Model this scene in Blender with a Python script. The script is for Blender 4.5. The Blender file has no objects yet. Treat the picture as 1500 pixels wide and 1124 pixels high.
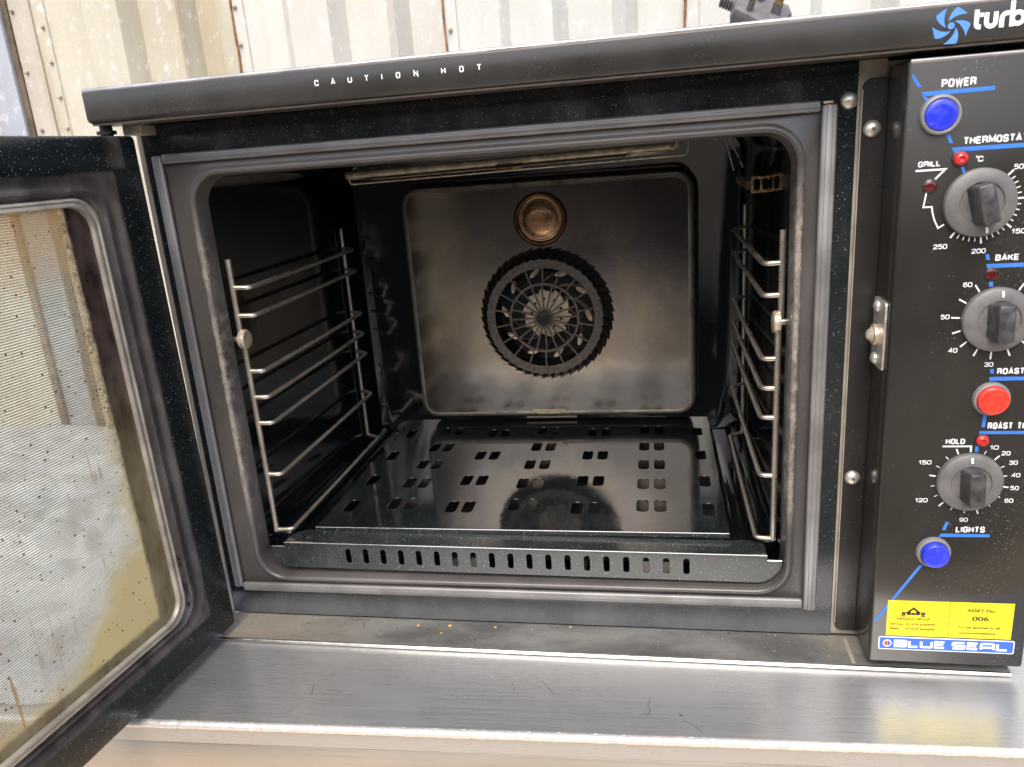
import bpy, bmesh, math, random
from mathutils import Vector, Matrix, noise as mnoise
random.seed(7)
PI = math.pi
SC = bpy.context.scene
COL = SC.collection
# ------------------------------------------------------------------ camera, sky, sun, exposure
cam = bpy.data.cameras.new("camera"); camo = bpy.data.objects.new("camera", cam); COL.objects.link(camo)
camo.matrix_world = Matrix(((0.98254604, 0.01934682, 0.18501075, 0.47831),
                            (0.17146067, 0.29152696, -0.94107028, -0.7),
                            (-0.07214233, 0.95636695, 0.28312144, 0.47572), (0, 0, 0, 1)))
cam.sensor_width = 36; cam.sensor_fit = 'HORIZONTAL'; cam.lens = 27.2346
cam.clip_start = 0.02; cam.clip_end = 400
cam.dof.use_dof = True; cam.dof.focus_distance = 0.80; cam.dof.aperture_fstop = 14.0
SC.camera = camo
SUN_EL, SUN_AZ = math.radians(52), math.radians(182)       # azimuth clockwise from +Y
wd = bpy.data.worlds.new("World"); SC.world = wd; wd.use_nodes = True
wn = wd.node_tree; wn.nodes.clear()
sky = wn.nodes.new("ShaderNodeTexSky"); sky.sky_type = 'NISHITA'; sky.sun_disc = False
sky.sun_elevation = SUN_EL; sky.sun_rotation = SUN_AZ; sky.air_density = 1.0; sky.dust_density = 4.0; sky.ozone_density = 1.0
bg = wn.nodes.new("ShaderNodeBackground"); bg.inputs[1].default_value = 0.15
wo = wn.nodes.new("ShaderNodeOutputWorld")
wn.links.new(sky.outputs[0], bg.inputs[0]); wn.links.new(bg.outputs[0], wo.inputs[0])
sl = bpy.data.lights.new("sun", 'SUN'); sl.energy = 0.9; sl.angle = math.radians(40); sl.color = (1.0, 0.95, 0.87)
so = bpy.data.objects.new("sun", sl); COL.objects.link(so)
sd = Vector((math.sin(SUN_AZ) * math.cos(SUN_EL), math.cos(SUN_AZ) * math.cos(SUN_EL), math.sin(SUN_EL)))
so.rotation_euler = sd.to_track_quat('Z', 'Y').to_euler(); so.location = (1, -3, 4)
SC.view_settings.view_transform = 'Standard'; SC.view_settings.look = 'None'
SC.view_settings.exposure = 1.1; SC.view_settings.gamma = 1.0; SC.view_settings.use_curve_mapping = False
SC.render.engine = 'CYCLES'
SC.cycles.use_denoising = True
SC.cycles.max_bounces = 12; SC.cycles.diffuse_bounces = 5; SC.cycles.glossy_bounces = 6; SC.cycles.transparent_max_bounces = 12
SC.cycles.sample_clamp_indirect = 6.0
SC.cycles.caustics_reflective = True

# ------------------------------------------------------------------ material helpers
class Mat:
    def __init__(s, name):
        s.m = bpy.data.materials.new(name); s.m.use_nodes = True
        s.t = s.m.node_tree; s.t.nodes.clear()
        s.out = s.t.nodes.new("ShaderNodeOutputMaterial")
        s.tc = s.t.nodes.new("ShaderNodeTexCoord").outputs['Object']
    def n(s, ty, **kw):
        nd = s.t.nodes.new("ShaderNode" + ty)
        for k, v in kw.items(): setattr(nd, k, v)
        return nd
    def put(s, sock, v):
        if hasattr(v, 'is_linked') or isinstance(v, bpy.types.NodeSocket): s.t.links.new(v, sock)
        elif v is not None:
            if hasattr(sock.default_value, '__len__') and not hasattr(v, '__len__'): v = (v, v, v, 1)
            elif hasattr(sock.default_value, '__len__') and len(sock.default_value) == 4 and len(v) == 3: v = (*v, 1)
            sock.default_value = v
    def co(s, sx=1, sy=1, sz=1, rot=(0, 0, 0), loc=(0, 0, 0)):
        mp = s.n("Mapping"); s.put(mp.inputs[0], s.tc); mp.inputs[3].default_value = (sx, sy, sz); mp.inputs[2].default_value = rot; mp.inputs[1].default_value = loc
        return mp.outputs[0]
    def noise(s, scale, detail=3, rough=.55, v=None, dist=0.0):
        nd = s.n("TexNoise"); s.put(nd.inputs['Vector'], v if v is not None else s.tc)
        nd.inputs['Scale'].default_value = scale; nd.inputs['Detail'].default_value = detail; nd.inputs['Roughness'].default_value = rough; nd.inputs['Distortion'].default_value = dist
        return nd.outputs[0]
    def voro(s, scale, v=None, feature='F1', out='Distance', rnd=1.0):
        nd = s.n("TexVoronoi", feature=feature); s.put(nd.inputs['Vector'], v if v is not None else s.tc)
        nd.inputs['Scale'].default_value = scale; nd.inputs['Randomness'].default_value = rnd
        return nd.outputs[out]
    def step(s, x, a, b, lo=0.0, hi=1.0, smooth=True):
        nd = s.n("MapRange", interpolation_type='SMOOTHSTEP' if smooth else 'LINEAR'); s.put(nd.inputs[0], x)
        for i, val in zip((1, 2, 3, 4), (a, b, lo, hi)): nd.inputs[i].default_value = val
        return nd.outputs[0]
    def math(s, op, a, b=0.0, c=None):
        nd = s.n("Math", operation=op); s.put(nd.inputs[0], a); s.put(nd.inputs[1], b)
        if c is not None: s.put(nd.inputs[2], c)
        return nd.outputs[0]
    def mix(s, f, a, b):
        nd = s.n("Mix", data_type='RGBA'); s.put(nd.inputs[0], f); s.put(nd.inputs[6], a); s.put(nd.inputs[7], b)
        return nd.outputs[2]
    def xyz(s, v=None):
        nd = s.n("SeparateXYZ"); s.put(nd.inputs[0], v if v is not None else s.tc); return nd.outputs
    def bump(s, h, strength=.3, dist=.001, normal=None):
        nd = s.n("Bump"); s.put(nd.inputs['Height'], h); nd.inputs['Strength'].default_value = strength; nd.inputs['Distance'].default_value = dist
        if normal is not None: s.put(nd.inputs['Normal'], normal)
        return nd.outputs[0]
    def bsdf(s, col, rough=.5, metal=0.0, normal=None, coat=0.0, ior=1.5, spec=.5, emit=None, estr=0.0, aniso=0.0, trans=0.0, coatr=.05, finish=True):
        p = s.n("BsdfPrincipled")
        s.put(p.inputs['Base Color'], col); s.put(p.inputs['Roughness'], rough); s.put(p.inputs['Metallic'], metal)
        p.inputs['IOR'].default_value = ior; s.put(p.inputs['Specular IOR Level'], spec)
        s.put(p.inputs['Coat Weight'], coat); p.inputs['Coat Roughness'].default_value = coatr
        p.inputs['Anisotropic'].default_value = aniso; p.inputs['Transmission Weight'].default_value = trans
        if normal is not None: s.put(p.inputs['Normal'], normal)
        if emit is not None: s.put(p.inputs['Emission Color'], emit); p.inputs['Emission Strength'].default_value = estr
        if finish: s.t.links.new(p.outputs[0], s.out.inputs[0])
        return p.outputs[0]

def plain(name, col, rough=.5, metal=0.0, var=.15, vs=60, coat=0.0, spec=.5, bump=0.0):
    m = Mat(name); nz = m.noise(vs, 4)
    f = m.step(nz, .3, .7)
    c = m.mix(f, tuple(x * (1 - var) for x in col), tuple(min(1, x * (1 + var)) for x in col))
    r = m.step(nz, .25, .75, max(.02, rough - .06), min(1, rough + .08))
    m.bsdf(c, r, metal, m.bump(m.noise(vs * 8, 2), bump, .0005) if bump else None, coat, spec=spec)
    return m.m

def enamel(name, base=(.006, .0085, .0095), speck=(.24, .27, .27), dens=.8, rough=.1, scale=520, dust=.0, spec=.55, ior=1.55, sz=.27, low_pale=False):
    m = Mat(name)
    d = m.voro(scale); rc = m.voro(scale, out='Color'); r = m.xyz(rc)
    size = m.math('MULTIPLY', m.step(r[0], 1 - dens, 1.0, 0.0, 1.0, False), sz)
    k = m.math('LESS_THAN', d, size)
    k = m.math('MULTIPLY', k, m.step(r[1], 0, 1, .25, 1.0, False))
    d2 = m.voro(scale * 2.6, m.co(1, 1, 1, loc=(.3, .1, .2))); r2 = m.xyz(m.voro(scale * 2.6, m.co(1, 1, 1, loc=(.3, .1, .2)), out='Color'))
    k2 = m.math('MULTIPLY', m.math('LESS_THAN', d2, m.math('MULTIPLY', m.step(r2[0], .8, 1, 0, 1, False), .35)), .22)
    k = m.math('MAXIMUM', k, k2)
    big = m.noise(9, 5, .6)
    b = m.mix(m.step(big, .3, .7), base, tuple(x * 1.7 for x in base))
    c = m.mix(k, b, speck)
    sm = m.noise(14, 6, .65, m.co(1, 1, .5))
    if dust: c = m.mix(m.math('MULTIPLY', m.step(sm, .48, .78), dust), c, (.30, .27, .23))
    if low_pale:
        zz = m.xyz()[2]; c = m.mix(m.math('MULTIPLY', m.step(zz, .034, .008), m.step(sm, .25, .6, .35, .8)), c, (.115, .125, .13))  # greyer and paler towards the bottom of the face
    rr = m.math('ADD', m.step(sm, .4, .75, 0, .14), rough)
    nb = m.bump(m.noise(45, 2), .05, .002)
    m.bsdf(c, rr, 0, nb, spec=spec, ior=ior)
    return m.m

def brushed(name, col=(.55, .54, .52), rough=.28, sx=2, sy=160, sz=160, streak=.12, smudge=.1, metal=1.0):
    m = Mat(name)
    st = m.noise(4, 6, .7, m.co(sx, sy, sz)); big = m.noise(7, 5, .6); fine = m.noise(9, 3, .6, m.co(sx * 2, sy * 4, sz * 4))
    c = m.mix(m.step(st, .25, .75), tuple(x * (1 - streak) for x in col), tuple(min(1, x * (1 + streak)) for x in col))
    c = m.mix(m.math('MULTIPLY', m.step(big, .5, .75), smudge), c, (.20, .19, .18))
    r = m.math('ADD', m.step(st, .2, .8, rough - .05, rough + .07), m.step(big, .45, .8, 0, .12))
    b_ = m.bsdf(c, r, metal, m.bump(fine, .025, .0004), aniso=.6)
    tg = m.n('Tangent', direction_type='UV_MAP'); tg.uv_map = 'brush'; m.t.links.new(tg.outputs[0], b_.node.inputs['Tangent'])
    return m.m

M = {}
M['enamel'] = enamel('speckled_enamel', dust=.08, rough=.14, low_pale=True)
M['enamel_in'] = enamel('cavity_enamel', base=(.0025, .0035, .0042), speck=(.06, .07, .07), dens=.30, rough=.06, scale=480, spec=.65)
M['enamel_tray'] = enamel('tray_enamel', base=(.006, .008, .009), speck=(.20, .22, .22), dens=.30, rough=.07, scale=520, spec=.6, ior=1.7)
M['enamel_skirt'] = enamel('skirt_enamel', base=(.012, .016, .016), speck=(.42, .45, .45), dens=.6, rough=.16, scale=520, dust=.06)

def brown_enamel():
    m = Mat('heat_stained_enamel'); x, y, z = m.xyz()
    nz = m.noise(9, 4, .5, m.co(1, 1, .6)); fz = m.noise(300, 4, .7)
    c = m.mix(m.step(nz, .3, .7), (.055, .050, .047), (.108, .100, .095))
    # lint-like scuffing worn along both upright inner edges of the opening
    el = m.math('MINIMUM', m.math('ABSOLUTE', m.math('SUBTRACT', x, .0395)), m.math('ABSOLUTE', m.math('SUBTRACT', x, .5985)))
    wob = m.math('MULTIPLY', m.math('SUBTRACT', m.noise(90, 6, .75), .5), .009)
    worn = m.step(m.math('ADD', el, wob), .0015, .0042, 1, 0)
    worn = m.math('MULTIPLY', worn, m.step(z, .40, .46, 1, 0)); worn = m.math('MULTIPLY', worn, m.step(z, .10, .16, 0, 1))
    worn = m.math('MULTIPLY', worn, m.step(fz, .3, .6, .3, 1)); worn = m.math('MULTIPLY', worn, m.step(m.noise(34, 4, .6, m.co(1, 1, .6)), .34, .56, .25, 1))
    c = m.mix(m.math('MULTIPLY', worn, .85), c, (.34, .30, .26))
    sp = m.math('LESS_THAN', m.voro(260), .12)
    c = m.mix(m.math('MULTIPLY', sp, .35), c, (.3, .28, .26))
    m.bsdf(c, m.step(nz, .3, .7, .24, .38), 0, m.bump(fz, .15, .0005), spec=.6)
    return m.m
M['brown'] = brown_enamel()

def door_enamel():
    m = Mat('door_enamel'); x, y, z = m.xyz()          # local: x along the door, z up
    # speckled border turning to brown, heat stained enamel round the embossed window band
    d = m.voro(520); r = m.xyz(m.voro(520, out='Color'))
    k = m.math('LESS_THAN', d, m.math('MULTIPLY', m.step(r[0], .22, 1, 0, 1, False), .25))
    k = m.math('MULTIPLY', k, m.step(r[1], 0, 1, .3, 1, False))
    base = m.mix(m.step(m.noise(12, 5), .35, .7), (.006, .009, .010), (.012, .016, .017))
    c = m.mix(k, base, (.30, .33, .33))
    wob = m.math('MULTIPLY', m.math('SUBTRACT', m.noise(30, 4, .6), .5), .006)
    ex = m.math('ADD', x, wob)
    ez = m.math('ADD', m.math('MINIMUM', m.math('SUBTRACT', z, .004), m.math('SUBTRACT', .506, z)), wob)
    inn = m.math('MULTIPLY', m.step(ex, .0325, .0365), m.step(ez, .0255, .030))
    stain = m.math('MULTIPLY', m.step(x, .018, .021), m.step(m.noise(20, 4), .3, .5)); stain = m.math('MULTIPLY', stain, m.step(z, .478, .486)); stain = m.math('MULTIPLY', stain, m.step(x, .044, .03))
    nz = m.noise(22, 6, .65, m.co(1.4, 1, .6))
    br = m.mix(m.step(nz, .3, .7), (.036, .030, .029), (.10, .087, .082))
    c = m.mix(m.math('MAXIMUM', inn, m.math('MULTIPLY', stain, .7)), c, br)
    low = m.math('MULTIPLY', m.step(z, .03, .0), m.step(x, .13, .17)); low = m.math('MULTIPLY', low, m.step(m.noise(25, 5), .4, .65))
    c = m.mix(m.math('MULTIPLY', low, .35), c, (.25, .23, .21))
    m.bsdf(c, m.step(nz, .3, .7, .15, .30), 0, m.bump(m.noise(60, 3), .06, .002), spec=.55)
    return m.m
M['door'] = door_enamel()

def black_paint(name, base=(.012, .011, .010), rough=.16, dust=.4, dots=.3):
    m = Mat(name)
    sc = m.voro(360, m.co(1, 1, 1)); rc = m.xyz(m.voro(360, out='Color'))
    sp = m.math('LESS_THAN', sc, m.math('MULTIPLY', m.step(rc[0], .93, 1, 0, 1, False), .28))
    patch = m.step(m.noise(11, 5, .6), .52, .68)
    fl = m.math('MULTIPLY', m.math('GREATER_THAN', m.noise(420, 3, .7), .63), patch)
    big = m.noise(6, 5, .6, m.co(1, 1, .7))
    c = m.mix(m.step(big, .3, .7), base, tuple(x * 1.9 for x in base))
    c = m.mix(m.math('MULTIPLY', m.math('MAXIMUM', m.math('MULTIPLY', sp, dots), fl), dust), c, (.55, .52, .47))
    r = m.math('ADD', m.step(big, .3, .75, 0, .16), rough)
    m.bsdf(c, r, 0, m.bump(m.noise(25, 2), .04, .003), spec=.6)
    return m.m
M['black'] = black_paint('black_paint', (.014, .013, .012), .22)
M['panel'] = black_paint('control_panel_black', (.0165, .0150, .0125), .12, .30)
M['lid'] = black_paint('lid_black', (.022, .0205, .0185), .15, .10)
M['cream'] = plain('bare_cream_steel', (.42, .38, .31), .38, .3, .15, 30)
M['steel'] = brushed('table_steel', (.60, .61, .615), .28, streak=.03, smudge=.08, metal=.80)
M['apron'] = brushed('apron_steel', (.62, .58, .52), .34, 2, 160, 160, .08, .12, .85)
M['bright'] = plain('bright_steel', (.72, .70, .66), .17, 1.0, .08, 90)
M['screw'] = plain('screw_head', (.70, .66, .58), .36, .75, .1, 200)
def rim_mat():
    m = Mat('baffle_rim_steel'); x, y, z = m.xyz(); nz = m.noise(40, 5, .65); f = m.noise(420, 3, .6)
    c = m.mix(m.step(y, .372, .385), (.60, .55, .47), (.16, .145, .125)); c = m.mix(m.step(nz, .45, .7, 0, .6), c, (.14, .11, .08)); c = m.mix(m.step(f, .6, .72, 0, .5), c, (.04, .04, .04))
    m.bsdf(c, m.step(nz, .3, .7, .28, .42), .8, m.bump(f, .08, .0004)); return m.m
M['rim'] = rim_mat()
M['edge'] = plain('edge_highlight', (.42, .42, .42), .3, .5, .2, 30)  # light tone carries the built-in edge highlights of lid and panel
M['slot'] = plain('slot_shade', (.16, .14, .11), .6, .3)
M['bolt'] = plain('painted_bolt', (.34, .29, .22), .6, 0, .4, 90)
M['gasket'] = plain('gasket_strip', (.235, .23, .225), .40, .4, .18, 20)
M['rail'] = plain('rack_wire', (.50, .45, .38), .30, .85, .12, 40)
M['knob_screw'] = plain('tarnished_nut', (.62, .52, .40), .35, .6, .2, 150)
M['iron'] = plain('dark_iron', (.035, .033, .032), .42, .5, .35, 150)
M['guard'] = plain('guard_face', (.115, .095, .075), .55, .3, .35, 200, bump=.2)
M['wheel'] = plain('fan_wheel_metal', (.78, .62, .43), .45, .4, .2, 80)
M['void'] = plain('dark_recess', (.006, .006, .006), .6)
M['brass'] = plain('brass_spring', (.62, .44, .20), .26, 1.0, .2, 150)
M['element'] = plain('element_sheath', (.42, .37, .28), .42, .35, .35, 90, bump=.15)
M['bronze'] = plain('scorched_plate', (.13, .095, .055), .34, .8, .4, 50)
M['tan'] = plain('tan_clip', (.45, .36, .24), .42, .5, .15, 120)
M['white_ink'] = plain('white_ink', (.80, .81, .83), .45, 0, .04, 80)
M['blue_ink'] = plain('blue_ink', (.045, .19, .62), .4, 0, .06, 80)
M['logo_blue'] = plain('emblem_blue', (.09, .27, .72), .4, 0, .05, 80)
M['knob'] = plain('grey_knob_plastic', (.135, .132, .128), .42, 0, .15, 60, bump=.06)
M['grip'] = plain('charcoal_grip_plastic', (.05, .05, .049), .38, 0, .5, 110, bump=.08)
M['bezel'] = plain('grey_bezel_plastic', (.20, .20, .195), .4, 0, .1, 80)
M['yellow'] = plain('yellow_vinyl', (.88, .70, .02), .38, 0, .03, 40)
M['ink'] = plain('brown_ink', (.055, .035, .015), .5, 0, .05, 80)
M['badge_blue'] = plain('badge_blue', (.03, .12, .58), .35, 0, .05, 60)
M['red_ink'] = plain('red_ink', (.70, .05, .05), .4)
M['plug'] = plain('black_plug_plastic', (.14, .135, .135), .5, 0, .2, 120)
M['rust'] = plain('rusty_seam', (.22, .11, .05), .85, 0, .5, 60)

def lens(name, col, rough=.15, glow=.0, trans=.25):
    m = Mat(name); nz = m.noise(220, 4)
    c = m.mix(m.step(nz, .35, .75), col, tuple(min(1, x * 1.35 + .015) for x in col))
    m.bsdf(c, m.step(nz, .3, .7, rough, rough + .15), 0, None, .4, trans=trans)
    return m.m
M['btn_blue'] = lens('blue_button_plastic', (.020, .035, .60), trans=.0)
M['btn_red'] = lens('red_button_plastic', (.78, .035, .018), trans=.0)
M['pilot_red'] = lens('red_pilot_lens', (.62, .02, .015), .1, trans=.15)
M['pilot_dark'] = lens('dark_red_pilot_lens', (.10, .006, .006), .08, trans=.3)

def baffle_mat():
    m = Mat('baffle_steel_tint_glow'); x, y, z = m.xyz()
    st = m.noise(5, 5, .65, m.co(40, 40, 90, (0, .7, 0))); nz = m.noise(11, 6, .6); fine = m.noise(500, 3, .7)
    c = m.mix(m.step(st, .25, .75), (.35, .315, .27), (.48, .44, .38))
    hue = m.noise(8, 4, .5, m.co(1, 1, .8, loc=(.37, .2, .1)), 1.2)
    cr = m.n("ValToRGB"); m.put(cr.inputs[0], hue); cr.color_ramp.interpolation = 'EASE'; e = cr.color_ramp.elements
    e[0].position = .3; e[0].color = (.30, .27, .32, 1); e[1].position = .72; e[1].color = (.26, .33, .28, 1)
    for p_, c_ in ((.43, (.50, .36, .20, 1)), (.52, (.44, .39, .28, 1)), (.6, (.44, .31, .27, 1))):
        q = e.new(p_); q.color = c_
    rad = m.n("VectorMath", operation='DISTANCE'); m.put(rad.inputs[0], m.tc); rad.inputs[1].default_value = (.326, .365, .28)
    near = m.step(rad.outputs['Value'], .08, .19, .5, .1)  # reflected glow round the fan, painted in along with the heat tint
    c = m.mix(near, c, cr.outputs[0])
    edge_shade = m.step(m.math('ADD', rad.outputs['Value'], m.math('MULTIPLY', m.math('SUBTRACT', nz, .5), .16)), .11, .20)  # painted darkening away from the fan, stands for a dark reflection
    edge_shade = m.math('MULTIPLY', edge_shade, m.math('LESS_THAN', y, .3652))
    c = m.mix(m.math('MULTIPLY', edge_shade, .60), c, (.066, .062, .056))
    k = m.math('GREATER_THAN', m.noise(700, 2, .5), .70)
    c = m.mix(m.math('MULTIPLY', k, .35), c, (.5, .48, .44))
    m.bsdf(c, m.math('ADD', m.step(nz, .3, .7, .10, .17), m.step(st, .2, .8, -.02, .03)), 1.0, m.bump(fine, .10, .0004))
    return m.m
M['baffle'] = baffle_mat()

def copper_mat():
    m = Mat('copper_brown_glass'); nz = m.noise(45, 6, .6); f = m.noise(240, 4, .7)
    c = m.mix(m.step(nz, .3, .7), (.22, .10, .04), (.48, .29, .15)); c = m.mix(m.step(f, .55, .75, 0, .5), c, (.55, .42, .30))
    m.bsdf(c, m.step(f, .3, .7, .22, .4), .75, m.bump(f, .12, .0006), .4)
    return m.m
M['copper'] = copper_mat()
M['copper_rim'] = plain('dark_copper_rim', (.11, .05, .022), .3, .9, .4, 70)

def dusty_sill():
    m = Mat('dusty_black_sill'); x, y, z = m.xyz()
    nz = m.noise(10, 6, .65, m.co(.8, 2, 1)); f = m.noise(260, 4, .7)
    c = m.mix(m.step(nz, .35, .7), (.07, .071, .068), (.17, .17, .16))
    left = m.step(x, .02, .22, .75, 0); right = m.math('MULTIPLY', m.step(x, .60, .665, 0, .55), m.step(y, -.045, -.015))
    dust = m.math('MULTIPLY', m.math('MAXIMUM', left, right), m.step(f, .25, .7, .4, 1))
    c = m.mix(dust, c, (.33, .28, .21))
    k = m.math('LESS_THAN', m.voro(190), .10); c = m.mix(m.math('MULTIPLY', k, .5), c, (.42, .36, .26))
    m.bsdf(c, m.math('ADD', m.step(nz, .3, .7, .14, .30), m.math('MULTIPLY', dust, .35)), 0, m.bump(f, .1, .0006), spec=.6)
    return m.m
M['sill'] = dusty_sill()

def wall_mat(name, a, b, flake=.5, seed=0.0, stain=.3):
    m = Mat(name); v = m.co(1, 1, 1, loc=(seed, seed * .7, seed * .3))
    big = m.noise(4.5, 6, .62, m.co(1, 1, .45, loc=(seed, 0, seed)))
    fl = m.noise(70, 5, .62, m.co(1, 1, .62, loc=(seed, 1, 2))); fine = m.noise(150, 3, .6)
    c = m.mix(m.step(big, .3, .7), a, b)
    c = m.mix(m.math('MULTIPLY', m.step(fl, .56, .66), flake), c, (.66, .66, .64))
    drip = m.noise(9, 5, .6, m.co(1.2, 1, .08, loc=(seed, 0, 0)))
    c = m.mix(m.math('MULTIPLY', m.step(drip, .50, .72), stain), c, (.33, .255, .15))
    c = m.mix(m.step(fine, .62, .8, 0, .25), c, (.5, .47, .4))
    m.bsdf(c, .62, 0, m.bump(fl, .25, .003), spec=.35)
    return m.m
M['wall_warm'] = wall_mat('aged_cream_paint', (.405, .375, .295), (.505, .48, .40), .55, 0.0, .55)
M['wall_cream'] = wall_mat('cream_paint', (.47, .455, .41), (.545, .53, .49), .65, 3.1, .25)
M['wall_pale'] = wall_mat('pale_grey_paint', (.485, .495, .465), (.55, .56, .53), .75, 7.7, .15)
M['post'] = wall_mat('galvanised_post', (.26, .29, .34), (.38, .40, .44), .35, 5.2, .1)
M['post_dark'] = wall_mat('mauve_strip', (.34, .31, .26), (.48, .45, .38), .25, 9.4, .6)

def ground_mat():
    m = Mat('pale_boards'); x, y, z = m.xyz()
    g = m.noise(5, 6, .7, m.co(2.2, 60, 1)); nz = m.noise(3, 6, .6); f = m.noise(220, 3, .7)
    c = m.mix(m.step(g, .3, .7), (.54, .40, .25), (.67, .52, .36))
    c = m.mix(m.step(nz, .45, .7, 0, .45), c, (.60, .54, .45)); c = m.mix(m.step(f, .55, .75, 0, .3), c, (.28, .22, .16))
    m.bsdf(c, .75, 0, m.bump(f, .3, .002), spec=.3)
    return m.m
M['ground'] = ground_mat()

def plastic_sheet():
    m = Mat('white_polythene'); nz = m.noise(5, 5, .6, None, 1.0)
    c = m.mix(m.step(nz, .35, .65), (.42, .44, .49), (.60, .61, .63))
    m.bsdf(c, .28, 0, m.bump(m.noise(12, 4, .6, None, 1.5), .5, .03), .3, spec=.6)
    return m.m
M['polythene'] = plastic_sheet()

def screen_glass():
    # thin glass pane with a printed fine line screen, a dark heat-resistant border print, baked grease and rust specks
    m = Mat('screened_door_glass'); x, y, z = m.xyz()
    fr = m.math('FRACT', m.math('DIVIDE', z, .00215))
    tri = m.math('ABSOLUTE', m.math('SUBTRACT', fr, .5))
    broken = m.math('MULTIPLY', m.math('SUBTRACT', m.noise(55, 3, .6, m.co(1, 1, 2.4)), .5), .10)
    line = m.step(m.math('ADD', tri, broken), .20, .30, 1, 0)
    # border print
    wob = m.math('MULTIPLY', m.math('SUBTRACT', m.noise(70, 5, .7), .5), .020)
    bx = m.math('SUBTRACT', x, .0935); bt = m.math('SUBTRACT', .4545, z); bb = m.math('SUBTRACT', z, .066)
    br = m.math('SUBTRACT', .545, x)
    edge = m.math('MINIMUM', m.math('MINIMUM', bx, br), m.math('MINIMUM', m.math('ADD', bt, .003), bb))
    border = m.step(m.math('ADD', edge, m.math('MULTIPLY', wob, .35)), -.002, .0035, 1, 0)
    soot = m.math('MULTIPLY', m.step(m.math('ADD', edge, wob), .0, .010, 1, 0), m.step(m.noise(330, 3, .7), .42, .6))
    soot = m.math('MULTIPLY', soot, m.step(z, .12, .25))
    border = m.math('MAXIMUM', border, m.math('MULTIPLY', soot, .8))
    bn = m.noise(35, 5, .65, m.co(1, 1, .5))
    top = m.mix(m.step(bn, .35, .65), (.022, .012, .010), (.075, .052, .046)); bot = m.mix(m.step(bn, .35, .65), (.13, .105, .055), (.23, .19, .11))
    bcol = m.mix(m.step(z, .16, .34), bot, top)
    # grease film: amber in the upper corner, yellow-khaki in the lower hinge corner and along the bottom
    gn = m.noise(24, 6, .7)
    dlow = m.math('SUBTRACT', bb, m.step(x, .09, .22, .100, .014)); dlow = m.math('ADD', dlow, m.math('MULTIPLY', m.math('SUBTRACT', gn, .5), .07))
    g1 = m.step(dlow, -.035, .012, 1, 0)
    dside = m.math('ADD', bx, m.math('MULTIPLY', m.math('SUBTRACT', gn, .5), .06)); g1 = m.math('MAXIMUM', g1, m.math('MULTIPLY', m.step(dside, -.004, .030, .75, 0), m.step(z, .15, .30, 1, .6)))
    dtop = m.math('ADD', bt, m.math('ADD', m.math('MULTIPLY', m.math('SUBTRACT', gn, .5), .09), m.step(x, .1, .16, 0, .015)))
    g2 = m.step(dtop, .0, .10, .9, 0)
    grease = m.math('MAXIMUM', g1, g2)
    gcol = m.mix(m.step(z, .2, .36), (.62, .48, .19), (.66, .42, .18))
    # rust specks and drips
    vs = m.voro(230); vc = m.xyz(m.voro(230, out='Color'))
    dots = m.math('LESS_THAN', vs, m.math('MULTIPLY', m.step(vc[0], .55, 1, 0, 1, False), .27))
    dcol = m.mix(vc[1], (.085, .03, .012), (.42, .19, .055))
    dr = m.noise(150, 2, .5, m.co(1, 1, .05), .4); dm = m.math('MULTIPLY', m.step(dr, .64, .68), m.step(m.noise(9, 3), .42, .52)); dm = m.math('MULTIPLY', dm, m.step(z, .30, .22)); dm = m.math('MULTIPLY', dm, .75)
    # the print, grease and rust sit on the inner face of the pane only
    face = m.math('LESS_THAN', y, .0054)
    line = m.math('MULTIPLY', line, face); grease = m.math('MULTIPLY', grease, face); border = m.math('MULTIPLY', border, face); dots = m.math('MULTIPLY', dots, face); dm = m.math('MULTIPLY', dm, face)
    # shaders
    tr = m.n("BsdfTransparent"); tr.inputs[0].default_value = (.95, .96, .93, 1)
    gl = m.n("BsdfGlossy"); gl.inputs['Roughness'].default_value = .07; gl.inputs[0].default_value = (1, 1, 1, 1)
    fz = m.n("Fresnel"); fz.inputs[0].default_value = 1.5
    gb = m.n('NewGeometry'); pane = m.n("MixShader"); m.put(pane.inputs[0], m.math('MULTIPLY', m.math('MULTIPLY', fz.outputs[0], .8), m.math('SUBTRACT', 1.0, gb.outputs['Backfacing']))); m.t.links.new(tr.outputs[0], pane.inputs[1]); m.t.links.new(gl.outputs[0], pane.inputs[2])
    lnd = m.bsdf((.17, .16, .13), .35, 0, finish=False); lnt = m.n("BsdfTranslucent"); lnt.inputs[0].default_value = (.28, .265, .22, 1)
    lnm = m.n("MixShader"); lnm.inputs[0].default_value = .6; m.t.links.new(lnd, lnm.inputs[1]); m.t.links.new(lnt.outputs[0], lnm.inputs[2]); ln = lnm.outputs[0]
    s1 = m.n("MixShader"); m.put(s1.inputs[0], m.math('MULTIPLY', line, .90)); m.t.links.new(pane.outputs[0], s1.inputs[1]); m.t.links.new(ln, s1.inputs[2])
    film = m.n("BsdfTranslucent"); film.inputs[0].default_value = (.78, .72, .58, 1); fd = m.n("BsdfDiffuse"); fd.inputs[0].default_value = (.62, .57, .45, 1)
    fm = m.n("MixShader"); fm.inputs[0].default_value = .4; m.t.links.new(film.outputs[0], fm.inputs[1]); m.t.links.new(fd.outputs[0], fm.inputs[2])
    s0 = m.n("MixShader"); m.put(s0.inputs[0], m.math('MULTIPLY', m.step(m.noise(14, 5, .6, m.co(1, 1, .5)), .3, .75, .08, .28), face)); m.t.links.new(s1.outputs[0], s0.inputs[1]); m.t.links.new(fm.outputs[0], s0.inputs[2]); s1 = s0
    gd = m.bsdf(gcol, .3, 0, finish=False); gtl = m.n("BsdfTranslucent"); m.put(gtl.inputs[0], gcol)
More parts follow.
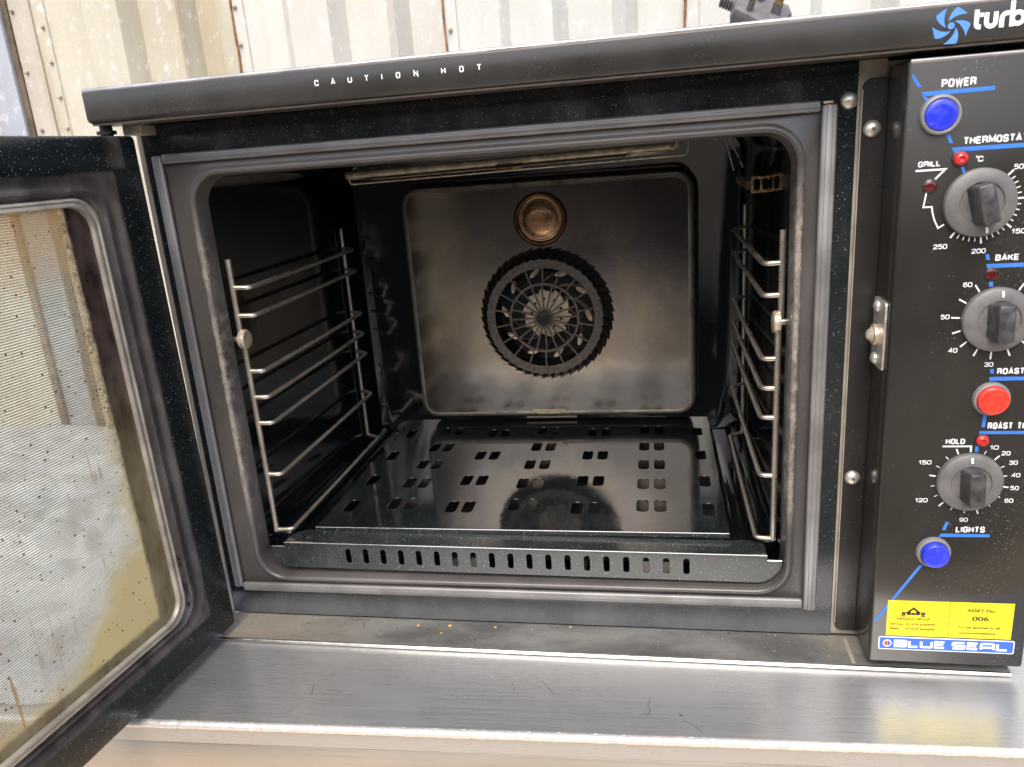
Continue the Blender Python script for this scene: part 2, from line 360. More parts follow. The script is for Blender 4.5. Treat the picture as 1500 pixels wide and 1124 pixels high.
    gm = m.n("MixShader"); gm.inputs[0].default_value = .55; m.t.links.new(gd, gm.inputs[1]); m.t.links.new(gtl.outputs[0], gm.inputs[2])
    s2 = m.n("MixShader"); m.put(s2.inputs[0], m.math('MULTIPLY', grease, .78)); m.t.links.new(s1.outputs[0], s2.inputs[1]); m.t.links.new(gm.outputs[0], s2.inputs[2])
    dd = m.bsdf(m.mix(dm, dcol, (.42, .27, .07)), .5, 0, finish=False)
    s3 = m.n("MixShader"); m.put(s3.inputs[0], m.math('MAXIMUM', dots, dm)); m.t.links.new(s2.outputs[0], s3.inputs[1]); m.t.links.new(dd, s3.inputs[2])
    bd = m.bsdf(bcol, m.step(bn, .3, .7, .22, .42), 0, m.bump(m.noise(250, 4), .2, .0006), finish=False)
    s4 = m.n("MixShader"); m.put(s4.inputs[0], border); m.t.links.new(s3.outputs[0], s4.inputs[1]); m.t.links.new(bd, s4.inputs[2])
    m.t.links.new(s4.outputs[0], m.out.inputs[0])
    return m.m
M['screen'] = screen_glass()
def clear_glass():
    m = Mat('clear_glass'); tr = m.n("BsdfTransparent"); tr.inputs[0].default_value = (.97, .975, .96, 1)
    gl = m.n("BsdfGlossy"); gl.inputs['Roughness'].default_value = .03
    fz = m.n("Fresnel"); fz.inputs[0].default_value = 1.5; mx = m.n("MixShader")
    gb = m.n('NewGeometry'); m.put(mx.inputs[0], m.math('MULTIPLY', fz.outputs[0], m.math('SUBTRACT', 1.0, gb.outputs['Backfacing']))); m.t.links.new(tr.outputs[0], mx.inputs[1]); m.t.links.new(gl.outputs[0], mx.inputs[2]); m.t.links.new(mx.outputs[0], m.out.inputs[0])
    return m.m
M['clear'] = clear_glass()

# ------------------------------------------------------------------ mesh helpers
def link(name, me, mat, parent=None, mw=None, smooth=False, angle=40):
    if smooth:
        for p in me.polygons: p.use_smooth = True
        try: me.set_sharp_from_angle(angle=math.radians(angle))
        except Exception: pass
    if mat is not None and not me.materials: me.materials.append(mat)
    o = bpy.data.objects.new(name, me); COL.objects.link(o)
    if mw is not None: o.matrix_world = mw
    if parent is not None:
        o.parent = parent; o.matrix_parent_inverse = PW(parent).inverted()
    return o
_pw = {}
def PW(o):
    m = o.matrix_basis.copy()
    if o.parent: m = PW(o.parent) @ o.matrix_parent_inverse @ m
    return m
def fin(name, bm, mat, parent=None, mw=None, smooth=False, angle=40):
    bmesh.ops.recalc_face_normals(bm, faces=bm.faces)
    me = bpy.data.meshes.new(name); bm.to_mesh(me); bm.free()
    return link(name, me, mat, parent, mw, smooth, angle)
def box(bm, x0, x1, y0, y1, z0, z1, bev=0.0, seg=2):
    r = bmesh.ops.create_cube(bm, size=1.0); vs = r['verts']
    for v in vs: v.co = Vector((x0 + (v.co.x + .5) * (x1 - x0), y0 + (v.co.y + .5) * (y1 - y0), z0 + (v.co.z + .5) * (z1 - z0)))
    if bev > 0:
        es = list({e for v in vs for e in v.link_edges})
        bmesh.ops.bevel(bm, geom=es, offset=bev, segments=seg, affect='EDGES', profile=.5)
def boxo(name, b, mat, parent=None, bev=.0, seg=2, mw=None):
    bm = bmesh.new(); box(bm, *b, bev, seg); return fin(name, bm, mat, parent, mw, bev > 0)
def tube(bm, pts, r, seg=10, cyc=False, caps=True):
    pts = [Vector(p) for p in pts]; n = len(pts); rings = []
    up = None
    for i, p in enumerate(pts):
        a = pts[(i - 1) % n] if (cyc or i > 0) else p; b = pts[(i + 1) % n] if (cyc or i < n - 1) else p
        t = (b - a).normalized()
        if up is None:
            up = t.orthogonal().normalized()
        up = (up - t * up.dot(t)); up = up.normalized() if up.length > 1e-6 else t.orthogonal().normalized()
        s = t.cross(up); rr = r[i] if isinstance(r, (list, tuple)) else r
        rings.append([bm.verts.new(p + (up * math.cos(2 * PI * k / seg) + s * math.sin(2 * PI * k / seg)) * rr) for k in range(seg)])
    for i in range(n if cyc else n - 1):
        A, B = rings[i], rings[(i + 1) % n]
        for k in range(seg): bm.faces.new((A[k], A[(k + 1) % seg], B[(k + 1) % seg], B[k]))
    if caps and not cyc:
        bm.faces.new(rings[0][::-1]); bm.faces.new(rings[-1])
def fillet(pts, r, k=5):
    pts = [Vector(p) for p in pts]; out = [pts[0]]
    for i in range(1, len(pts) - 1):
        p = pts[i]; a = (pts[i - 1] - p); b = (pts[i + 1] - p); d = min(r, a.length * .45, b.length * .45)
        A = p + a.normalized() * d; B = p + b.normalized() * d
        for j in range(k + 1):
            t = j / k; out.append(A * (1 - t) ** 2 + p * 2 * t * (1 - t) + B * t * t)
    out.append(pts[-1]); return out
def lathe(bm, prof, c, axis='-y', seg=40, cap=True):
    # prof: (radius, height along axis)
    ax = {'-y': (Vector((1, 0, 0)), Vector((0, 0, 1)), Vector((0, -1, 0))), '-x': (Vector((0, 1, 0)), Vector((0, 0, 1)), Vector((-1, 0, 0))),
          'x': (Vector((0, 1, 0)), Vector((0, 0, 1)), Vector((1, 0, 0)))}[axis]
    c = Vector(c); rings = []
    for r, h in prof:
        rings.append([bm.verts.new(c + ax[2] * h + (ax[0] * math.cos(2 * PI * k / seg) + ax[1] * math.sin(2 * PI * k / seg)) * r) for k in range(seg)])
    for A, B in zip(rings, rings[1:]):
        for k in range(seg): bm.faces.new((A[k], A[(k + 1) % seg], B[(k + 1) % seg], B[k]))
    if cap: bm.faces.new(rings[-1]); 
    return rings
def rrect(x0, x1, z0, z1, r, k=6):
    out = []
    for cx, cz, a0 in ((x1 - r, z1 - r, 0), (x0 + r, z1 - r, 90), (x0 + r, z0 + r, 180), (x1 - r, z0 + r, 270)):
        for j in range(k + 1):
            a = math.radians(a0 + 90 * j / k); out.append((cx + r * math.cos(a), cz + r * math.sin(a)))
    return out
def loft(bm, rings, close_last=False, close_first=False):
    R = [[bm.verts.new(p) for p in ring] for ring in rings]
    for A, B in zip(R, R[1:]):
        n = len(A)
        for k in range(n): bm.faces.new((A[k], A[(k + 1) % n], B[(k + 1) % n], B[k]))
    if close_last: bm.faces.new(R[-1])
    if close_first: bm.faces.new(R[0][::-1])
_dg = None
def eval_mesh(o):
    bpy.context.view_layer.update()
    dg = bpy.context.evaluated_depsgraph_get()
    me = bpy.data.meshes.new_from_object(o.evaluated_get(dg))
    d = o.data; bpy.data.objects.remove(o); bpy.data.curves.remove(d)
    return me
def plate(loops, th, bev=0.0, plane='xz', at=0.0):
    """flat sheet with holes; loops are closed 2D outlines; thickness th centred on `at`"""
    cu = bpy.data.curves.new("plate", 'CURVE'); cu.dimensions = '2D'; cu.fill_mode = 'BOTH'
    cu.extrude = th / 2 - bev; cu.bevel_depth = bev; cu.bevel_resolution = 1; cu.offset = -bev
    for lp in loops:
        s = cu.splines.new('POLY'); s.points.add(len(lp) - 1); s.use_cyclic_u = True
        for p, q in zip(s.points, lp): p.co = (q[0], q[1], 0, 1)
    o = bpy.data.objects.new("plate", cu); COL.objects.link(o)
    me = eval_mesh(o)
    if plane == 'xz': me.transform(Matrix(((1, 0, 0, 0), (0, 0, -1, at), (0, 1, 0, 0), (0, 0, 0, 1))))
    elif plane == 'xy': me.transform(Matrix.Translation((0, 0, at)))
    elif plane == 'yz': me.transform(Matrix(((0, 0, 1, at), (1, 0, 0, 0), (0, 1, 0, 0), (0, 0, 0, 1))))
    return me
def join_meshes(mes):
    bm = bmesh.new()
    for me in mes: bm.from_mesh(me); bpy.data.meshes.remove(me)
    out = bpy.data.meshes.new("joined"); bm.to_mesh(out); bm.free(); return out
def text(s, x0, x1, z0, z1, y, bold=.0, shear=0.0, th=.00025):
    """one line of lettering fitted to the box x0..x1, z0..z1 (cap height) on the plane facing -y"""
    cu = bpy.data.curves.new("txt", 'FONT'); cu.body = s; cu.extrude = .0; cu.offset = bold; cu.shear = shear; cu.resolution_u = 4
    o = bpy.data.objects.new("txt", cu); COL.objects.link(o); me = eval_mesh(o)
    xs = [v.co.x for v in me.vertices]; 
    cap = .729 + 2 * bold
    mx, Mx = min(xs), max(xs)
    for v in me.vertices:
        a = (v.co.x - mx) / (Mx - mx); b = (v.co.y + bold) / cap
        v.co = (x0 + a * (x1 - x0), y, z0 + b * (z1 - z0))
    return me
def poly2(bm, pts, y):
    bm.faces.new([bm.verts.new((p[0], y, p[1])) for p in pts])
def stroke(bm, pts, w, y):
    P_ = [Vector((p[0], p[1])) for p in pts]; P_ = [p for i, p in enumerate(P_) if i == 0 or (p - P_[i - 1]).length > 1e-5]; closed = (P_[0] - P_[-1]).length < 1e-7; L = []; Rr = []
    for i, p in enumerate(P_):
        if closed and i in (0, len(P_) - 1): t1 = (P_[0] - P_[-2]).normalized(); t2 = (P_[1] - P_[0]).normalized(); n1 = Vector((-t1.y, t1.x)); n2 = Vector((-t2.y, t2.x)); nn = (n1 + n2).normalized(); m_ = 1 / max(.35, nn.dot(n1))
        elif i == 0: t = (P_[1] - p).normalized(); nn = Vector((-t.y, t.x)); m_ = 1
        elif i == len(P_) - 1: t = (p - P_[-2]).normalized(); nn = Vector((-t.y, t.x)); m_ = 1
        else:
            t1 = (p - P_[i - 1]).normalized(); t2 = (P_[i + 1] - p).normalized(); n1 = Vector((-t1.y, t1.x)); n2 = Vector((-t2.y, t2.x))
            nn = (n1 + n2).normalized(); m_ = 1 / max(.35, nn.dot(n1))
        L.append(bm.verts.new((p.x + nn.x * w / 2 * m_, y, p.y + nn.y * w / 2 * m_))); Rr.append(bm.verts.new((p.x - nn.x * w / 2 * m_, y, p.y - nn.y * w / 2 * m_)))
    for i in range(len(L) - 1): bm.faces.new((L[i], L[i + 1], Rr[i + 1], Rr[i]))
GLY = {
 'A': [[(0, 0), (.5, 1), (1, 0)], [(.2, .30), (.8, .30)]], 'B': [[(.6, .53), (0, .53)], [(0, .53), (0, 1), (.62, 1), (.88, .93), (.93, .77), (.86, .60), (.6, .53)], [(.6, .53), (.9, .46), (1, .28), (.92, .08), (.65, 0), (0, 0), (0, .53)]],
 'C': [[(1, .70), (.94, .90), (.74, 1), (.26, 1), (.06, .9), (0, .7), (0, .3), (.06, .1), (.26, 0), (.74, 0), (.94, .1), (1, .30)]],
 'D': [[(0, 0), (0, 1), (.6, 1), (.9, .88), (1, .65), (1, .35), (.9, .12), (.6, 0), (0, 0)]], 'E': [[(1, 1), (0, 1), (0, 0), (1, 0)], [(0, .52), (.88, .52)]],
 'G': [[(1, .72), (.94, .90), (.74, 1), (.26, 1), (.06, .9), (0, .7), (0, .3), (.06, .1), (.26, 0), (.7, 0), (.95, .12), (1, .30), (1, .46), (.55, .46)]],
 'H': [[(0, 0), (0, 1)], [(1, 0), (1, 1)], [(0, .52), (1, .52)]], 'I': [[(0, 0), (0, 1)]], 'K': [[(0, 0), (0, 1)], [(1, 1), (.12, .45)], [(.34, .58), (1, 0)]], 'L': [[(0, 1), (0, 0), (1, 0)]],
 'M': [[(0, 0), (0, 1), (.5, .25), (1, 1), (1, 0)]], 'N': [[(0, 0), (0, 1), (1, 0), (1, 1)]],
 'O': [[(.3, 0), (.7, 0), (.94, .1), (1, .3), (1, .7), (.94, .9), (.7, 1), (.3, 1), (.06, .9), (0, .7), (0, .3), (.06, .1), (.3, 0)]],
 'P': [[(0, 0), (0, 1), (.65, 1), (.93, .92), (1, .73), (.93, .53), (.65, .45), (0, .45)]], 'R': [[(0, 0), (0, 1), (.65, 1), (.93, .92), (1, .75), (.93, .58), (.65, .5), (0, .5)], [(.6, .5), (.9, .38), (1, 0)]],
 'S': [[(.97, .74), (.90, .92), (.7, 1), (.3, 1), (.08, .92), (0, .76), (.08, .6), (.3, .54), (.7, .47), (.92, .4), (1, .25), (.92, .08), (.7, 0), (.3, 0), (.09, .08), (.02, .27)]],
 'T': [[(0, 1), (1, 1)], [(.5, 1), (.5, 0)]], 'U': [[(0, 1), (0, .3), (.08, .1), (.3, 0), (.7, 0), (.92, .1), (1, .3), (1, 1)]], 'W': [[(0, 1), (.25, 0), (.5, .85), (.75, 0), (1, 1)]],
 '1': [[(.0, .72), (.7, 1), (.7, 0)]], '2': [[(0, .72), (.08, .92), (.3, 1), (.7, 1), (.92, .92), (1, .74), (.9, .55), (.1, .15), (0, 0), (1, 0)]],
 '3': [[(0, .8), (.1, .95), (.3, 1), (.7, 1), (.92, .93), (.97, .77), (.9, .6), (.65, .53), (.35, .53)], [(.65, .53), (.93, .44), (1, .26), (.93, .07), (.7, 0), (.3, 0), (.08, .07), (0, .22)]],
 '4': [[(.75, 0), (.75, 1), (0, .3), (1, .3)]], '5': [[(.95, 1), (.12, 1), (.08, .56), (.3, .63), (.7, .63), (.94, .52), (1, .32), (.93, .1), (.7, 0), (.3, 0), (.02, .08)]],
 '6': [[(.95, .82), (.85, .96), (.65, 1), (.35, 1), (.08, .9), (0, .65), (0, .3), (.08, .1), (.3, 0), (.7, 0), (.93, .1), (1, .32), (.93, .52), (.7, .6), (.3, .6), (.05, .48)]],
 '9': [[(.05, .18), (.15, .04), (.35, 0), (.65, 0), (.92, .1), (1, .35), (1, .7), (.92, .9), (.7, 1), (.3, 1), (.07, .9), (0, .68), (.07, .48), (.3, .4), (.7, .4), (.95, .52)]]}
GLY.update({'b': [[(0, 0), (0, 1), (.9, 1), (1, .9), (1, .1), (.9, 0), (0, 0)], [(0, .5), (1, .5)]], 's': [[(1, 1), (.1, 1), (0, .9), (0, .55), (.1, .5), (.9, .5), (1, .45), (1, .1), (.9, 0), (0, 0)]], 'a': [[(0, 0), (0, .9), (.12, 1), (.88, 1), (1, .9), (1, 0)], [(0, .36), (1, .36)]], 'u': [[(0, 1), (0, .1), (.1, 0), (.9, 0), (1, .1), (1, 1)]]}); GLY['0'] = GLY['O']; GW = {'I': .0, '1': .55, 'M': 1.25, 'W': 1.45, 'E': .85, 'L': .82, 'T': .95}
def sign(s, x0, x1, z0, z1, y, t=.21, gap=.34):
    # bold grotesque lettering drawn with strokes, fitted to the box
    bm = bmesh.new(); H = z1 - z0; w = t * H; n = len(s)
    units = sum(.55 if c == ' ' else GW.get(c, 1) for c in s); gaps = w * (n - 1) * (1 + gap)
    U = (x1 - x0 - w - gaps) / max(units, 1e-6); x = x0 + w / 2; q = 0
    for c in s:
        gw = (.55 if c == ' ' else GW.get(c, 1)) * U
        for pl in GLY.get(c, []):
            q += 1; stroke(bm, [(x + a * gw, z0 + w / 2 + b * (H - w)) for a, b in pl], w, y - .00003 * (q % 3))
        x += gw + w * (1 + gap)
    return bm_me(bm)
def bm_me(bm):
    me = bpy.data.meshes.new("m"); bm.to_mesh(me); bm.free(); return me
def thing(name, label, cat, loc, group=None):
    o = bpy.data.objects.new(name, None); o['kind'] = 'thing'; COL.objects.link(o); o.location = loc; o['label'] = label; o['category'] = cat
    o.empty_display_size = .05
    if group: o['group'] = group
    return o

# ------------------------------------------------------------------ setting: ground, wall, post
TZ = -.005
GZ = -.86
bm = bmesh.new(); bmesh.ops.create_grid(bm, x_segments=2, y_segments=2, size=60)
g = fin('ground', bm, plain('worn_yard_concrete', (.20, .175, .145), .85, 0, .3, 6), None, Matrix.Translation((0, 0, GZ - .004))); g['kind'] = 'structure'
bm = bmesh.new(); box(bm, -4.5, 3.5, -1.25, 1.4, GZ - .05, GZ); g = fin('board_floor', bm, M['ground']); g['kind'] = 'structure'
bm = bmesh.new(); box(bm, -9, 9, -8.3, -8.0, GZ - .05, 1.9, .02)
yw = fin('reflection_blocker', bm, plain('blocker_brown', (.085, .06, .045), .85, 0, .35, 3)); yw['kind'] = 'thing'; yw['label'] = 'added dark wall out of view, darkens what the oven reflects'; yw['category'] = 'wall'  # added unseen wall, blocks low sky so reflections stay dark

wall = thing('corrugated_wall', 'weathered cream corrugated metal wall with rusty seams behind the oven', 'wall', (0.2, .92, GZ))
WY = .90; DP = .034
def sheet(x0, x1, mat, first):
    # trapezoid corrugation: valley, slope, crest, slope
    pr = [(x0, WY - .004)]; x = x0 + .028; pr.append((x, WY - .004)); pr.append((x + .002, WY)); x += .002
    seq = [(.082, 0), (.026, -DP), (.080, 0), (.026, DP)] * 8
    y = WY
    for dx, dy in seq:
        if x + dx >= x1 - .03: break
        x += dx; y += dy; pr.append((x, y))
    if abs(y - WY) > .001: pr.append((min(x + .022, x1 - .004), WY))
    pr.append((x1, WY)); bm = bmesh.new()
    nz = 26; Z0, Z1 = GZ, 1.7; cols = []
    pr2 = []
    for a, b in zip(pr, pr[1:]):
        k = max(1, int((b[0] - a[0]) / .02))
        for j in range(k): pr2.append((a[0] + (b[0] - a[0]) * j / k, a[1] + (b[1] - a[1]) * j / k))
    pr2.append(pr[-1])
    for (px, py) in pr2:
        c = []
        for k in range(nz + 1):
            z = Z0 + (Z1 - Z0) * k / nz; d = .0035 * mnoise.noise(Vector((px * 9, z * 5, x0)))
            c.append(bm.verts.new((px, py + d, z)))
        cols.append(c)
    for A, B in zip(cols, cols[1:]):
        for k in range(nz): bm.faces.new((A[k], B[k], B[k + 1], A[k + 1]))
    return fin('wall_sheet', bm, mat, wall, None, True, 25)
seams = [-.806, -.357, .081, .537, .99, 1.45, 1.9]
mats = ['wall_warm', 'wall_cream', 'wall_pale', 'wall_pale', 'wall_pale', 'wall_cream']
for i in range(len(seams) - 1): sheet(seams[i], seams[i + 1] + .006, M[mats[i]], i == 0)
for i, sx in enumerate(seams[1:4]):
    bm = bmesh.new(); pts = []
    for k in range(90):
        z = GZ + 2.5 * k / 89; pts.append((sx + .004 + .002 * mnoise.noise(Vector((z * 30, i, 0))), WY - .006, z))
    tube(bm, pts, [.0022 + .0026 * abs(mnoise.noise(Vector((p[2] * 22, i * 3, 1)))) for p in pts], 6)
    fin('rusty_seam', bm, M['rust'], wall)
def rivet(bm, x, z, y=WY - .006, r=.0042): lathe(bm, [(r, 0), (r * .9, .003), (r * .5, .005), (r * .1, .0055)], (x, y, z), '-y', 12)
for x, z in ((-.345, .80), (-.345, .73), (.096, .715), (.096, .86), (.551, .78), (-.788, .805), (-.786, .735), (-.784, .665), (-.782, .60), (-.345, .60), (.094, .6)):
    bm = bmesh.new(); rivet(bm, x, z); fin('bolt', bm, M['bolt'], wall)
# mauve strip between the post and the first sheet, and the galvanised post itself
bm = bmesh.new(); box(bm, -.858, -.8065, WY - .010, WY + .01, GZ, 1.7, .003)
fin('cover_strip', bm, M['post_dark'], wall, None, True)
for x, z in ((-.846, .72), (-.842, .60), (-.848, .84)):
    bm = bmesh.new(); rivet(bm, x, z, WY - .011); fin('bolt', bm, M['bolt'], wall)
post = thing('steel_post', 'blue-grey galvanised steel post at the end of the corrugated wall', 'post', (-.86, .88, GZ))
boxo('post_gap', (-.873, -.8585, WY - .012, WY + .01, GZ, 1.7), plain('brown_shadow_gap', (.10, .075, .05), .8, 0, .4, 30), post)
boxo('post_flange', (-.945, -.8735, WY - .020, WY + .01, GZ, 1.7), M['post'], post, .001)
boxo('post_web', (-.962, -.9455, WY - .03, WY + .05, GZ, 1.7), plain('post_web_brown', (.20, .15, .12), .8, 0, .4, 20), post, .001)
# second stretch of wall beyond the post, seen through the oven door
w2 = thing('end_wall', 'pale corrugated metal wall glimpsed through the oven door glass', 'wall', (-1.6, .9, GZ))
bm = bmesh.new(); prof = []; x = -4.2; y = WY
while x < -1.21:
    for dx, dy in ((.09, 0), (.035, -.018), (.09, 0), (.035, .018)):
        prof.append((x, y)); x += dx; y += dy
prof.append((x, WY)); prof = [p for p in prof if p[0] < -.965] + [(-.955, WY)]
A = [(bm.verts.new((a, b, GZ)), bm.verts.new((a, b, 1.7))) for a, b in prof]
for p, q in zip(A, A[1:]): bm.faces.new((p[0], q[0], q[1], p[1]))
fin('wall_sheet', bm, M['wall_cream'], w2)
# crumpled white plastic sheeting lying on the table beside the oven, seen through the door glass
bm = bmesh.new(); NX, NY = 150, 130; grid = []
for i in range(NX + 1):
    row = []
    for j in range(NY + 1):
        u, v = i / NX, j / NY; x = -1.02 + .925 * u; y = -.155 + .80 * v
        e = min(min(u, 1 - u) * NX / 7, min(v, 1 - v) * NY / 7, 1); e = e * e * (3 - 2 * e)
        p = Vector((x * 7, y * 5, 0)); f = mnoise.noise(p) * .4 + abs(mnoise.noise(p * 2.1 + Vector((3, 1, 0)))) * .6 + abs(mnoise.noise(p * 4.7)) * .22
        row.append(bm.verts.new((x + .012 * mnoise.noise(p * 2), y + .012 * mnoise.noise(p * 2 + Vector((9, 0, 0))), -.0035 + e * (.005 + .07 * max(0, f) * (.35 + .65 * max(0, 1 - abs(v - .42) * 3.2))))))
    grid.append(row)
for i in range(NX):
    for j in range(NY): bm.faces.new((grid[i][j], grid[i + 1][j], grid[i + 1][j + 1], grid[i][j + 1]))
ps = fin('plastic_sheeting', bm, M['polythene'], None, None, True, 60)
ps['label'] = 'crumpled white plastic sheeting on the table, seen through the oven door glass'; ps['category'] = 'plastic sheeting'

# ------------------------------------------------------------------ steel work table
table = thing('work_table', 'brushed stainless steel work table with a welded front edge under the oven', 'table', (.4, .2, GZ))
YAW = math.atan2(-.13839 + .17095, .75735 + .00413)
TM = Matrix.Translation((-.0041, -.17095, 0)) @ Matrix.Rotation(YAW, 4, 'Z')      # local x along front edge, y to the back
def brush_uv(o):
    uv = o.data.uv_layers.new(name='brush')
    for p in o.data.polygons:
        for li in p.loop_indices:
            c_ = o.data.vertices[o.data.loops[li].vertex_index].co; uv.data[li].uv = (c_.y + c_.z, c_.x)
    return o
brush_uv(boxo('table_top', (-1.05, 1.6, .0015, .80, TZ - .025, TZ), M['steel'], table, .0012, 1, TM))
brush_uv(boxo('front_apron', (-1.05, 1.6, .0035, .035, -.078, TZ - .026), M['apron'], table, .002, 2, TM))
bm = bmesh.new(); pts = []; rr = []
nW = 1200
for k in range(nW):
    x = -1.05 + 2.65 * k / (nW - 1); pts.append((x, .0012 + .0005 * mnoise.noise(Vector((x * 60, 0, 0))), TZ - .0034 + .0003 * mnoise.noise(Vector((x * 90, 3, 0)))))
    rr.append(.0040 + .00018 * math.sin(x * 2 * PI / .0034 + 2 * mnoise.noise(Vector((x * 25, 7, 0)))) + .0004 * mnoise.noise(Vector((x * 140, 5, 1))))
tube(bm, pts, rr, 9)
fin('weld_bead', bm, plain('weld_metal', (.86, .84, .80), .34, .6, .06, 200), table, TM, True, 70)
for x, y in ((-.98, .06), (1.52, .06), (-.98, .74), (1.52, .74)):
    boxo('leg', (x - .02, x + .02, y - .02, y + .02, GZ, -.026 + TZ) if y > .1 else (x - .02, x + .02, y - .018, y + .022, GZ, -.026 + TZ), M['cream'], table, .003, 2, TM)
# scratches and pen-like scuffs on the table top
bm = bmesh.new()
def scr(pts, w):
    for (a, b), (c, d) in zip(pts, pts[1:]):
        t = Vector((c - a, d - b)).normalized(); n_ = Vector((-t.y, t.x)) * w / 2
        bm.faces.new([bm.verts.new((p[0], p[1], TZ + .0004)) for p in ((a + n_.x, b + n_.y), (c + n_.x, d + n_.y), (c - n_.x, d - n_.y), (a - n_.x, b - n_.y))])
scr([(.473, .050), (.470, .041), (.472, .034), (.469, .026)], .0006); scr([(.500, .022), (.507, .018), (.515, .008)], .0005); scr([(.497, .030), (.500, .027)], .0016)
scr([(.372, .070), (.385, .052)], .0005); scr([(.344, .067), (.348, .054)], .0005); scr([(.150, .058), (.153, .042)], .0008); scr([(.165, .05), (.182, .047)], .0006)
for _ in range(8):
    x, y, a, l = random.uniform(.05, .9), random.uniform(.008, .10), random.uniform(-1.6, 1.6), random.uniform(.003, .02)
    scr([(x, y), (x + l * math.cos(a), y + l * math.sin(a) * .6)], random.uniform(.0001, .0002))
sc_ = fin('scratch_mark', bm, plain('scratch_dark', (.17, .17, .17), .5, .6), table, TM); sc_['kind'] = 'stuff'

# ------------------------------------------------------------------ the oven
oven = thing('convection_oven', 'black countertop convection oven with its door swung open and dials on the right', 'oven', (.395, .27, TZ))
# outer shell (sides, back, base) in bare cream steel
bm = bmesh.new()
box(bm, -.0040, .001, .0045, .56, -.001, .527); box(bm, .784, .786, .006, .56, -.001, .527)
box(bm, .0012, .7838, .556, .558, -.001, .527); box(bm, .0012, .7838, .006, .5558, -.002, .0); box(bm, .6412, .6626, .0035, .0055, .0, .527); box(bm, .6627, .7838, .0057, .0075, .0, .525)
fin('outer_shell', bm, M['cream'], oven)
# lid
lid = boxo('lid', (-.0128, .805, -.055, .565, .5278, .5568), M['lid'], oven, .0042, 4)
bm = bmesh.new(); tube(bm, [(-.0098, -.0532, .5550), (.803, -.0532, .5550)], .0021, 10); fin('lid_edge_highlight', bm, M['edge'], lid, None, True, 60)  # bright tube set in as the gloss highlight of the lid edge
boxo('lid_return', (-.009, .80, -.0515, -.02, .5262, .5277), plain('lid_return_lip', (.10, .08, .065), .4, .2), lid)
mes = []
CX = [.2069, .2214, .236, .2504, .2635, .2772, .2922, .315, .3299, .3443]
for ch, cx in zip("CAUTIONHOT", CX):
    w = .0010 if ch == 'I' else .0038
    mes.append(sign(ch, cx - w / 2, cx + w / 2, .5410, .5457, -.05525, .20))
link('caution_lettering', join_meshes(mes), M['white_ink'], lid)
# pinwheel emblem and maker's word on the lid
def LX(a): return .7020 + (a - 690) * 3.857e-5
def LZ(a, b): return .5362 + (478 - b - (a - 700) * (-.085)) * 4.13e-5
bm = bmesh.new(); ec = Vector((LX(320), LZ(320, 345)))
base = [(268, 275), (285, 200), (315, 140), (360, 90), (405, 65), (425, 65), (500, 125), (590, 197), (500, 190), (420, 197), (350, 218), (300, 248)]
bl = [(LX(a) - ec.x, LZ(a, b) - ec.y) for a, b in base]
for k in range(5):
    c, s = math.cos(-2 * PI * k / 5), math.sin(-2 * PI * k / 5)
    poly2(bm, [(ec.x + p[0] * c - p[1] * s, ec.y + p[0] * s + p[1] * c) for p in bl], -.05525)
poly2(bm, [(ec.x + .0023 * math.cos(t * PI / 12), ec.y + .0023 * math.sin(t * PI / 12)) for t in range(24)], -.05525)
fin('pinwheel_emblem', bm, M['logo_blue'], lid)
bm = bmesh.new(); SW = .0031; y = -.05525
B0, XH, AS = .5362, .5468, .5528                       # baseline, x-height, ascender
def arc(cx, cz, rx, rz, a0, a1, k=10): return [(cx + rx * math.cos(math.radians(a0 + (a1 - a0) * j / k)), cz + rz * math.sin(math.radians(a0 + (a1 - a0) * j / k))) for j in range(k + 1)]
h = SW / 2
stroke(bm, [(.7040, .5492), (.7040, B0 + .0042)] + arc(.7061, B0 + .0037, .0021, .0021, 180, 270, 6) + [(.7071, B0 + h)], SW, y); stroke(bm, [(.7055, XH - .0012), (.7083, XH - .0012)], .0027, y - .0001)
stroke(bm, [(.7104, XH), (.7104, B0 + .0050)] + arc(.7134, B0 + .0044, .0030, .0029, 180, 360, 12) + [(.7164, XH)], SW, y - .0001)
stroke(bm, [(.7204, B0), (.7204, XH - .0046)] + arc(.7234, XH - .0046, .0030, .0031, 180, 90, 7) + [(.7250, XH - h)], SW, y)
stroke(bm, [(.7268, AS), (.7268, B0)], SW, y - .0001); stroke(bm, arc(.7306, B0 + .0053, .0037, .0037, 0, 360, 24), SW, y - .0002)
stroke(bm, arc(.7402, B0 + .0053, .0037, .0038, 0, 360, 24), SW, y)
stroke(bm, [(.7478, B0), (.7478, AS - .0036)] + arc(.7504, AS - .0036, .0026, .0028, 180, 90, 6) + [(.7515, AS - .0008)], SW, y); stroke(bm, [(.7490, XH - .0012), (.7518, XH - .0012)], .0027, y - .0001)
stroke(bm, arc(.7566, B0 + .0053, .0036, .0038, 0, 360, 24), SW, y); stroke(bm, [(.7604, XH), (.7604, B0)], SW, y - .0001)
stroke(bm, [(.7648, B0), (.7648, B0 + .006)] + arc(.7676, B0 + .0062, .0028, .0030, 180, 0, 12) + [(.7704, B0)], SW, y)
fin('maker_lettering', bm, M['white_ink'], lid)
# front frame: speckled enamel face with the opening
GX0, GX1, GZ0, GZ1 = .0165, .6145, .0365, .4935
fr = plate([[(.001, .0005), (.6405, .0005), (.6405, .5275), (.001, .5275)], rrect(GX0, GX1, GZ0, GZ1, .004, 2)], .003, .0006, 'xz', .0016)
frame = link('front_frame', fr, M['enamel'], oven)
boxo('edge_strip', (-.0040, .0007, -.0004, .004, .0, .5272), M['cream'], frame)
